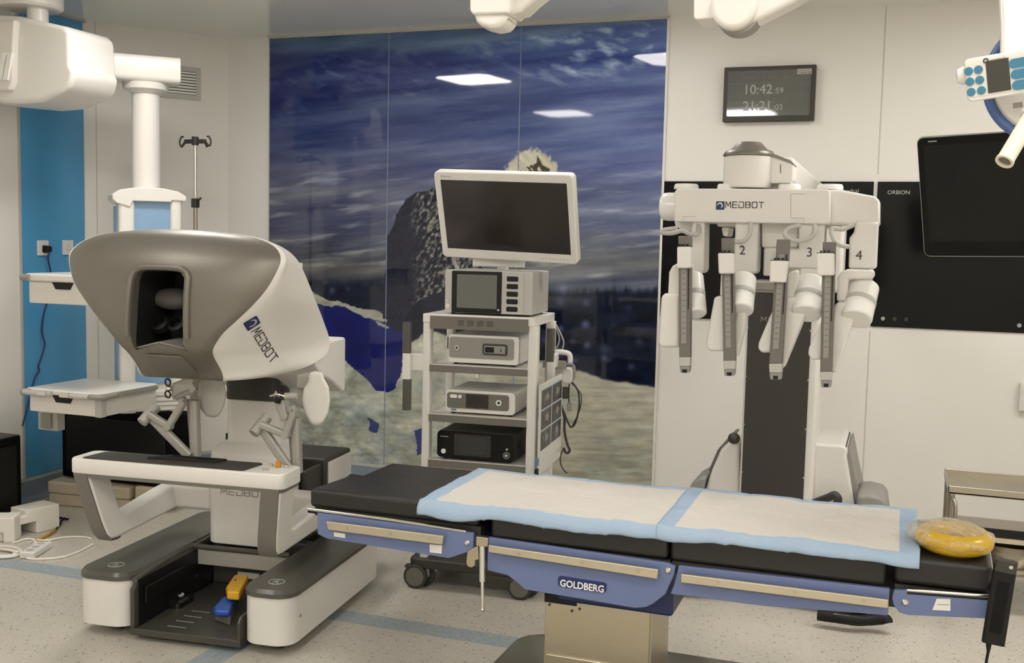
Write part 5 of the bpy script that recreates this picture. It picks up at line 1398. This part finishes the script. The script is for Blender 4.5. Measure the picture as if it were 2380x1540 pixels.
def rail(pts, par):
    r = part('rail', MB().shape(pts, TY - .024, .012), 'rail', par, bevel=.003, label='brushed steel side rail')
    (xa, ya), (xb, yb) = pts[0], pts[1]
    for f in (.18, .55, .88):
        c = at(xa + (xb - xa) * f, ya + (yb - ya) * f + 10, TY - .0243)
        part('rail_bolt', MB().cyl(c, c + Vector((0, .002, 0)), .006), 'steel', r)
        part('spacer', MB().cyl(c + Vector((0, .012, 0)), c + Vector((0, .026, 0)), .009), 'steel', r)
    return r
rail([(757, 1211), (1031, 1245), (1027, 1266), (762, 1231)], f1)
rail([(1135, 1266), (1530, 1323), (1527, 1346), (1135, 1283)], f2)
rail([(1582, 1333), (2065, 1393), (2064, 1414), (1582, 1354)], f3)
for pts, par in (([(776, 1236), (802, 1240), (802, 1250), (776, 1246)], f1), ([(998, 1264), (1027, 1267), (1026, 1286), (999, 1283)], f1), ([(2177, 1391), (2209, 1392), (2209, 1419), (2167, 1417)], f4)):
    part('label_plate', MB().shape(pts, TY - .003, .004), 'paper', par)
part('label_print', MB().shape([(2178, 1403), (2205, 1404), (2205, 1406), (2178, 1405)], TY - .0035, .001), 'inkgrey', f4)
for (x, y), par in (((1086, 1260), f1), ((1553, 1324), f2), ((2104, 1398), f4)):
    c = at(x, y, TY); part('hinge_bolt', MB().lathe([(0, 0), (.009, 0), (.009, .004), (.006, .007), (0, .007)], c, axis=(0, -1, 0), n=20), 'chrome', par)
# name plate
pl4 = [at(x, y, TY - .0005) for x, y in ((1300, 1341), (1406, 1357), (1408, 1374), (1302, 1360))]
part('name_plate', MB().shape([(1301, 1338), (1404, 1354), (1409, 1358), (1408, 1374), (1402, 1378), (1303, 1363), (1297, 1358), (1297, 1342)], TY - .004, .005), 'navy', f2, bevel=.001)
p0_, p1_ = at(1301, 1361, TY - .0042), at(1403, 1376.5, TY - .0042)
gm = text_mb('GOLDBERG', 1.0, lambda x, y, h=0: Vector((x, y, h)), thick=.02, bold=.022)
wd = max(v.co.x for v in gm.bm.verts)
gux = (p1_ - p0_); sc_ = gux.length / wd; gux.normalize(); guy = Vector((-gux.z, 0, gux.x))
for v in gm.bm.verts:
    v.co = p0_ + gux * (v.co.x * sc_) + guy * (v.co.y * sc_ * 1.12) + Vector((0, -1, 0)) * (v.co.z * .03)
part('lettering', gm, 'inkwhite', f2, label='white GOLDBERG lettering')
# sub structure
part('top_plate', MB().box(-1.80, -1.20, 3.085, 3.56, .660, .688), 'darkgrey', ot)
part('top_plate', MB().box(-1.17, -.59, 3.085, 3.56, .615, .655), 'darkgrey', ot)
part('top_plate', MB().box(-.585, .02, 3.085, 3.56, .622, .655), 'darkgrey', ot)
part('top_plate', MB().box(.04, .285, 3.085, 3.50, .63, .668), 'darkgrey', ot)
part('cross_beam', MB().box(-1.2, -1.14, 3.08, 3.56, .58, .66), 'navy', ot)
part('cross_beam', MB().box(.0, .05, 3.09, 3.54, .60, .65), 'darkgrey', ot)
# mattresses
def mattress(pts, z0, z1):
    return part('mattress', MB().poly([[(x, y, z0) for x, y in pts], [(x, y, z1) for x, y in pts]]), 'vinyl', ot, bevel=.016, seg=4)
npt = [fl(x, y, .75) for x, y in ((812, 1098), (843, 1103), (885, 1085), (905, 1077))]
mattress([(-1.818, 3.075), (-1.205, 3.075), (-1.205, 3.575), (npt[3].x, 3.575), (npt[2].x, npt[2].y), (npt[1].x, npt[1].y), (npt[0].x, npt[0].y), (-1.80, 3.28)], .688, .752)
mattress([(-1.165, 3.078), (-.597, 3.078), (-.597, 3.565), (-1.165, 3.565)], .655, .750)
mattress([(-.592, 3.078), (.017, 3.078), (.017, 3.565), (-.592, 3.565)], .655, .750)
mattress([(.036, 3.078), (.286, 3.078), (.300, 3.54), (.036, 3.54)], .672, .750)
# metal rims under the end sections
part('rim_strip', MB().tube([at(716, 1182, 3.062), at(900, 1206, 3.062), at(1084, 1234, 3.062)], .0055, smooth=False), 'chrome', ot)
part('rim_base', MB().tube([at(717, 1187, 3.068), at(900, 1212, 3.068), at(1084, 1240, 3.068)], .006, smooth=False), 'black', ot)
part('rim_strip', MB().tube([at(2108, 1370, 3.062), at(2290, 1384, 3.062), at(2303, 1384, 3.064), (.295, 3.10, .675), (.312, 3.52, .675)], .005, smooth=False), 'chrome', ot)
part('rim_base', MB().tube([at(2108, 1376, 3.066), at(2305, 1391, 3.066)], .007, smooth=False), 'black', ot)
part('corner_block', MB().box(.283, .30, 3.07, 3.10, .68, .70), 'black', ot, bevel=.004)
# clamp post between the first two sections
c0, c1 = at(1106, 1246, 3.05), at(1134, 1272, 3.05)
cp_ = part('clamp_block', MB().box(c0.x, c1.x, 3.05, 3.075, c1.z, c0.z), 'steel', ot, bevel=.004)
part('clamp_plate', MB().shape([(1086, 1276), (1112, 1268), (1113, 1300), (1104, 1302), (1104, 1314), (1096, 1319), (1086, 1316), (1083, 1306)], 3.062, .01), 'steel', cp_, bevel=.003)
p0, p1, p2, p3 = at(1121, 1268, 3.045), at(1121, 1302, 3.045), at(1121, 1350, 3.045), at(1122, 1416, 3.045)
part('clamp_rod', MB().cyl(p0, p2, .0095), 'chrome', cp_); part('clamp_rod', MB().cyl(p2, p3, .0055, .004), 'chrome', cp_)
part('rod_tip', MB().ball(p3, .006), 'chrome', cp_)
# crank handle at the head end
part('head_lever', MB().bar((.30, 3.16, .655), (.335, 3.16, .66), .012, .012), 'chrome', ot)

# absorbent pads
def pad(name, label, x0, x1, seed, zoff):
    nx, ny = int((x1 - x0) / .0085), 78
    r2 = np.random.RandomState(seed)
    rows = []
    L_hang_f, L_hang_b, yb, yf, z0 = .040, .012, 3.572, 3.052, .757 + zoff
    tot = L_hang_b + (yb - yf) + L_hang_f
    for j in range(ny + 1):
        s = tot * j / ny; row = []
        for i in range(nx + 1):
            x = x0 + (x1 - x0) * i / nx
            w = float(fbm(np.array(x * 9 + seed), np.array(s * 6), 3)) - .5
            w2 = float(fbm(np.array(x * 30 + seed), np.array(s * 12 + 5), 2)) - .5
            hang = L_hang_f * (1.0 + 1.0 * (float(fbm(np.array(x * 4.5 + seed), np.array(2.2), 2)) - .5))
            if s < L_hang_b: y, z = yb + .012, z0 - (L_hang_b - s)
            elif s < L_hang_b + (yb - yf): y, z = yb + .012 - (s - L_hang_b), z0
            else:
                q_ = (s - L_hang_b - (yb - yf)) / L_hang_f
                y, z = yf + .012 - .022 * min(1, q_ * 2) + .018 * w, z0 - hang * q_
            tin = min(1.0, max(0.0, (s - L_hang_b) / .06)) if s < .3 else min(1, max(0, (tot - s) / .06) + .25)
            z += max(-.004, .020 * w + .006 * w2) * (.35 + .65 * tin) + .004
            if j == 0 or s < L_hang_b + .02: z += .018 * max(0, float(fbm(np.array(x * 6 + seed), np.array(7.7), 2)) - .48)
            for xc in (.28, .52, .76): z -= .0025 * math.exp(-(((x - x0) / (x1 - x0) - xc) * (x1 - x0) / .005) ** 2)
            z -= .002 * math.exp(-((y - 3.33) / .005) ** 2)
            row.append((x + .006 * w, y, z))
        rows.append(row)
    mb = MB().grid(rows)
    bm = mb.bm; bm.verts.ensure_lookup_table()
    for f in bm.faces:
        c = f.calc_center_median()
        # white quilted centre, blue plastic margin
        zed = c.z < z0 - .004
        f.material_index = 1 if (c.x < x0 + .052 or c.x > x1 - .05 or c.y < yf + .026 or c.y > yb - .018 or (zed and c.y < 3.1)) else 0
    o = part(name, mb, ['padwhite', 'padblue'], None, angle=80, weld=False)
    s_ = o.modifiers.new('thickness', 'SOLIDIFY'); s_.thickness = .0035; s_.offset = -1
    return tag(o, label, 'absorbent pad', 'absorbent pads on the table')
pad('absorbent_pad', 'white blue edged absorbent pad on left half of the operating table', -1.405, -.585, 3, .0)
pad('absorbent_pad', 'white blue edged absorbent pad beside the amber gel ring', -.63, .10, 11, .006)
# gel ring in clear wrap
gr = thing('gel_ring', 'amber gel head ring in clear plastic wrap on head mattress', 'gel ring', (.19, 3.2, .75))
mb = MB().torus((0, 0, 0), .075, .030, n=48, m=16)
for v in mb.bm.verts: v.co = Vector((.192 + v.co.x * 1.0, 3.205 + v.co.y * 1.15, .783 + v.co.z * .95))
part('ring', mb, 'gel', gr)
mb = MB().ball((0, 0, 0), 1, n=56, m=28)
for v in mb.bm.verts:
    p = v.co.copy(); n_ = float(fbm(np.array(p.x * 2.4 + 3), np.array(p.y * 2.4 + p.z * 1.5), 3)) - .5
    th = math.atan2(p.y, p.x)
    k = 1 + .28 * n_
    x, y, z = .192 + p.x * .106 * k - (.018 if p.x < -.6 else 0), 3.215 + p.y * .135 * k, .788 + p.z * .036 * (1 + .5 * n_)
    v.co = Vector((x, y, max(z, .7525)))
part('plastic_wrap', mb, 'wrap', gr, angle=180, label='crinkled clear plastic wrap')
# hand control hanging at the table end
hcn = thing('hand_control', 'black hand control hanging by its cord beside the table head', 'hand control', at(2318, 1400, 3.0))
A0, A1 = at(2337, 1312, 3.0), at(2308, 1494, 3.0)
part('body', MB().bar(A0, A1, .026, .056, up=Vector((1, 0, .16)), rnd=.008), 'black', hcn)
part('head', MB().bar(A0 + Vector((.002, 0, .012)), A0 + (A1 - A0) * .08, .032, .054, up=Vector((1, 0, .16)), rnd=.01), 'darkgrey', hcn)
part('clip', MB().tube([at(2334, 1310, 3.02), at(2326, 1300, 3.05), (.318, 3.12, .70), (.302, 3.16, .672)], .005), 'darkgrey', hcn)
part('logo_dot', MB().cyl(at(2350, 1318, 2.985), at(2350, 1318, 2.983), .005), 'lightgrey', hcn)
part('strain_relief', MB().cyl(A1 + Vector((-.010, 0, 0)), at(2297, 1514, 3.0), .008, .004), 'black', hcn)
part('cord', MB().tube([at(2297, 1512, 3.0), at(2292, 1540, 3.0), at(2286, 1580, 3.0), (.265, 2.99, .2), (.25, 2.97, .01), (.25, 2.93, .006)], .004), 'black', hcn)
part('button_column', MB().bar(A0 + (A1 - A0) * .2 + Vector((0, -.0135, 0)), A0 + (A1 - A0) * .85 + Vector((0, -.0135, 0)), .002, .03, up=Vector((1, 0, .16))), 'blackgloss', hcn)

# ================================================================== RIGHT SIDE
ty = 5.0
tl = thing('instrument_trolley', 'stainless steel instrument trolley by the right wall', 'trolley', (.55, ty, 0))
zt = at(2209, 1140, ty).z
x0 = at(2203, 1140, ty).x; x1 = x0 + .75; yb = ty + .40
tt = part('top_tray', MB().box(x0, x1, ty, yb, zt - .012, zt - .006), 'trolleysteel', tl)
for q in ((x0, x1, ty, ty + .008, zt - .014, zt + .022), (x0, x1, yb - .008, yb, zt - .014, zt + .022), (x0, x0 + .008, ty, yb, zt - .014, zt + .022), (x1 - .008, x1, ty, yb, zt - .014, zt + .022)):
    part('tray_rim', MB().box(*q), 'trolleysteel', tt, bevel=.003)
for xx in (x0 + .018, x1 - .018):
    for yy in (ty + .02, yb - .02):
        lg = part('leg', MB().cyl((xx, yy, .08), (xx, yy, zt - .01), .014), 'trolleysteel', tl)
        part('caster', MB().cyl((xx - .014, yy, .04), (xx + .014, yy, .04), .04), 'black', lg)
part('push_handle', MB().tube([(x0 + .01, ty + .015, zt - .03), (x0 + .032, ty - .02, zt - .05), (x0 + .032, ty - .02, zt - .15), (x0 + .01, ty + .015, zt - .18)], .008), 'trolleysteel', tl)
zm = at(2340, 1243, ty).z
part('drawer_rail', MB().box(x0 + .02, x1 - .02, ty + .012, ty + .024, zm - .02, zm + .018), 'black', tl)
sh_ = part('middle_shelf', MB().box(x0 + .01, x1 - .01, ty + .01, yb - .01, zm - .036, zm - .024), 'trolleysteel', tl)
part('shelf_edge', MB().box(x0 + .01, x1 - .01, ty + .004, ty + .012, zm - .04, zm - .018), 'rail', sh_)
part('lower_shelf', MB().box(x0 + .01, x1 - .01, ty + .01, yb - .01, .20, .215), 'trolleysteel', tl)
part('basin', MB().lathe([(.09, zm - .20), (.15, zm - .06), (.16, zm - .055), (.15, zm - .065), (.085, zm - .19), (.0, zm - .19)], (x0 + .28, ty + .15, 0)), 'trolleysteel', tl)

# monitor on the right
MTL, MBL = at(2132, 322, 3.80), at(2150, 594, 3.90)
rm = thing('wall_monitor', 'large black monitor with silver edge hanging at the right', 'monitor', (MTL + MBL) / 2)
a_ = math.radians(-20)
ux = Vector((math.cos(a_), math.sin(a_), 0)); uy = (MTL - MBL); h_ = uy.length; uy.normalize(); ux = (ux - uy * ux.dot(uy)).normalized(); nn = ux.cross(uy)
part('housing', MB().slab(MBL, ux, uy, .70, h_, .045, r=.018), 'darkgrey', rm, bevel=.003)
part('edge_frame', MB().slab(MBL - ux * .005 - uy * .005 - nn * .006, ux, uy, .71, h_ + .01, .012, r=.022), 'lightgrey', rm, bevel=.002, label='silver edge')
part('glass', MB().slab(MBL + nn * .002, ux, uy, .70, h_, .004, r=.018), 'blackgloss', rm)
part('screen', MB().slab(MBL + nn * .0028, ux, uy, .66, h_ - .075, .001, x0=.02, y0=.05), mat('off screen', (.006, .0065, .006), .12, noise=0, spec=.25), rm)
part('name_mark', MB().slab(MBL + ux * .035 + uy * (h_ - .014) + nn * .003, ux, uy, .028, .004, .001), 'inkgrey', rm)
mc_ = MBL + ux * .42 + uy * h_ * .5 - nn * .045
part('mount_plate', MB().slab(mc_ - ux * .08 - uy * .08, ux, uy, .16, .16, .05), 'white', rm, bevel=.006)
part('hanger_arm', MB().tube([mc_ - nn * .045, mc_ - nn * .12 + Vector((.05, 0, .05)), mc_ + Vector((.16, .14, .45)), mc_ + Vector((.16, .14, H - mc_.z))], .03), 'white', rm)

# surgical lamp with control panel, close at the upper right
LY = 2.0
lp = thing('surgical_lamp', 'white surgical lamp with blue button panel and tube handle', 'surgical lamp', at(2360, 180, LY))
part('post', MB().tube([at(2350, -260, LY + .06), at(2352, -60, LY + .06), at(2356, 20, LY + .05), at(2358, 80, LY + .04), at(2357, 135, LY + .03)], .0225, n=20), 'white_gloss', lp)
part('ceiling_tube', MB().cyl(at(2350, -260, LY + .06), Vector((at(2350, -260, LY + .06).x, at(2350, -260, LY + .06).y, H)), .022), 'white', lp)
PTL, PBL = at(2232, 140, LY - .01), at(2250, 238, LY)
PTR = at(2380, 114, LY - .012)
ux = (PTR - PTL).normalized(); uy = (PTL - PBL); h_ = uy.length; uy = (uy - ux * uy.dot(ux)).normalized(); nn = ux.cross(uy)
cp = part('control_panel', MB().slab(PBL, ux, uy, .215, h_, .024, r=.009), 'white', lp, bevel=.003)
def onp(px, py):
    d = ray(px, py); k = (PBL - CAMLOC).dot(nn) / d.dot(nn); return CAMLOC + d * k
part('membrane', MB().slab(PBL + nn * .0008, ux, uy, .20, h_ - .014, .001, x0=.006, y0=.007, r=.006), 'warmwhite', cp)
for x, y in ((2251, 166), (2274, 162), (2254, 190), (2277, 186), (2257, 214), (2281, 210)):
    q = onp(x, y); part('button', MB().cyl(q + nn * .0006, q + nn * .0022, .0070), 'buttonblue', cp)
q = onp(2297, 217)
part('display', MB().slab(q + nn * .0018, ux, uy, .0355, .0535, .001), 'darkgrey', cp)
for x, y in ((2345, 161), (2350, 186), (2353, 211)):
    q = onp(x, y); part('button', MB().slab(q + nn * .002, ux, uy, .05, .016, .0015, r=.0078), 'buttonblue', cp)
q = onp(2291, 141); part('logo_ring', MB().torus(q + nn * .0015, .0034, .0010, axis=nn), 'ink', cp)
part('lettering', text_mb('surgical', .008, plane_map(onp(2301, 143) + nn * .0012, ux, uy), thick=.0004), 'inkgrey', cp)
ce = at(2446, 182, LY + .06)
ax = (ce - CAMLOC).normalized() + Vector((.10, 0, -.1))
part('rim_ring', MB().torus(ce, .104, .0085, axis=ax, n=64), 'strapblue', lp, label='blue rim ring')
part('lamp_body', MB().lathe([(0, -.01), (.09, -.006), (.099, .004), (.095, .03), (.05, .05), (0, .055)], ce, axis=ax, n=48), 'white', lp)
q0, q1 = at(2334, 376, LY - .06), at(2402, 262, LY - .0)
dd = (q1 - q0).normalized()
part('handle', MB().lathe([(.0105, .012), (.0105, .0), (.0150, .0), (.0150, .004), (.0138, .008), (.0138, (q1 - q0).length), (0, (q1 - q0).length)], q0, axis=dd, n=32), 'ivory', lp, label='ivory tube handle')
part('handle_bore', MB().cyl(q0 + dd * .004, q0 + dd * .012, .0105), 'grey', lp)
part('handle_collar', MB().cyl(q0 + dd * ((q1 - q0).length - .012), q1 + dd * .02, .018), 'white', lp)
part('side_knob', MB().lathe([(0, 0), (.012, .002), (.016, .012), (.012, .022), (0, .026)], at(2222, 178, LY + .03), axis=(1, 0, .1), n=24), 'white_gloss', lp)
part('vent_patch', MB().slab(at(2356, 252, LY + .03), ux, uy, .014, .009, .01), 'midgrey', lp)

# two spring arms of the ceiling lamp system at the top edge
AY = 2.0
def up_to_ceiling(o, x, y, z): part('drop_tube', MB().cyl((x, y, z), (x, y, H), .022), 'white', o)
la = thing('lamp_arm', 'white lamp arm joint with tapered cap at top centre', 'lamp arm', at(1150, 0, AY), group='ceiling lamp arms')
part('joint_cap', MB().shape([(1097, 28), (1181, 28), (1173, 54), (1160, 62), (1140, 66), (1115, 60), (1105, 50)], AY + .005, .07), 'white', la, bevel=.012, seg=4)
part('joint_body', MB().shape([(1090, -60), (1091, 22), (1097, 34), (1180, 31), (1186, 28), (1186, -60)], AY, .085), 'white', la, bevel=.012, seg=4)
part('spring_arm', MB().shape([(1180, 36), (1212, 28), (1240, 2), (1320, -60), (1240, -60), (1180, -10)], AY + .02, .06), 'warmwhite', la, bevel=.010)
c = at(1138, -60, AY + .04); up_to_ceiling(la, c.x, c.y, c.z)
lb = thing('lamp_arm', 'white lamp arm with rounded knuckle above the wall clock', 'lamp arm', at(1700, 0, AY), group='ceiling lamp arms')
part('joint_body', MB().shape([(1612, -60), (1612, 40), (1617, 46), (1660, 42), (1672, 30), (1672, -60)], AY + .01, .08), 'white', lb, bevel=.010, seg=4)
kc2 = at(1705, 14, AY)
part('knuckle', MB().cyl(kc2 + Vector((0, -.005, 0)), kc2 + Vector((0, .085, 0)), .0415), 'white', lb, bevel=.010, seg=4)
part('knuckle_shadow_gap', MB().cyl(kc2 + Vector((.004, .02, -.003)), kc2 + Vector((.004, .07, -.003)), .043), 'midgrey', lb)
part('spring_arm', MB().shape([(1700, 60), (1738, 58), (1760, 48), (1848, 4), (1950, -60), (1700, -60)], AY + .015, .06), 'white', lb, bevel=.010)
c = at(1640, -60, AY + .05); up_to_ceiling(lb, c.x, c.y, c.z)
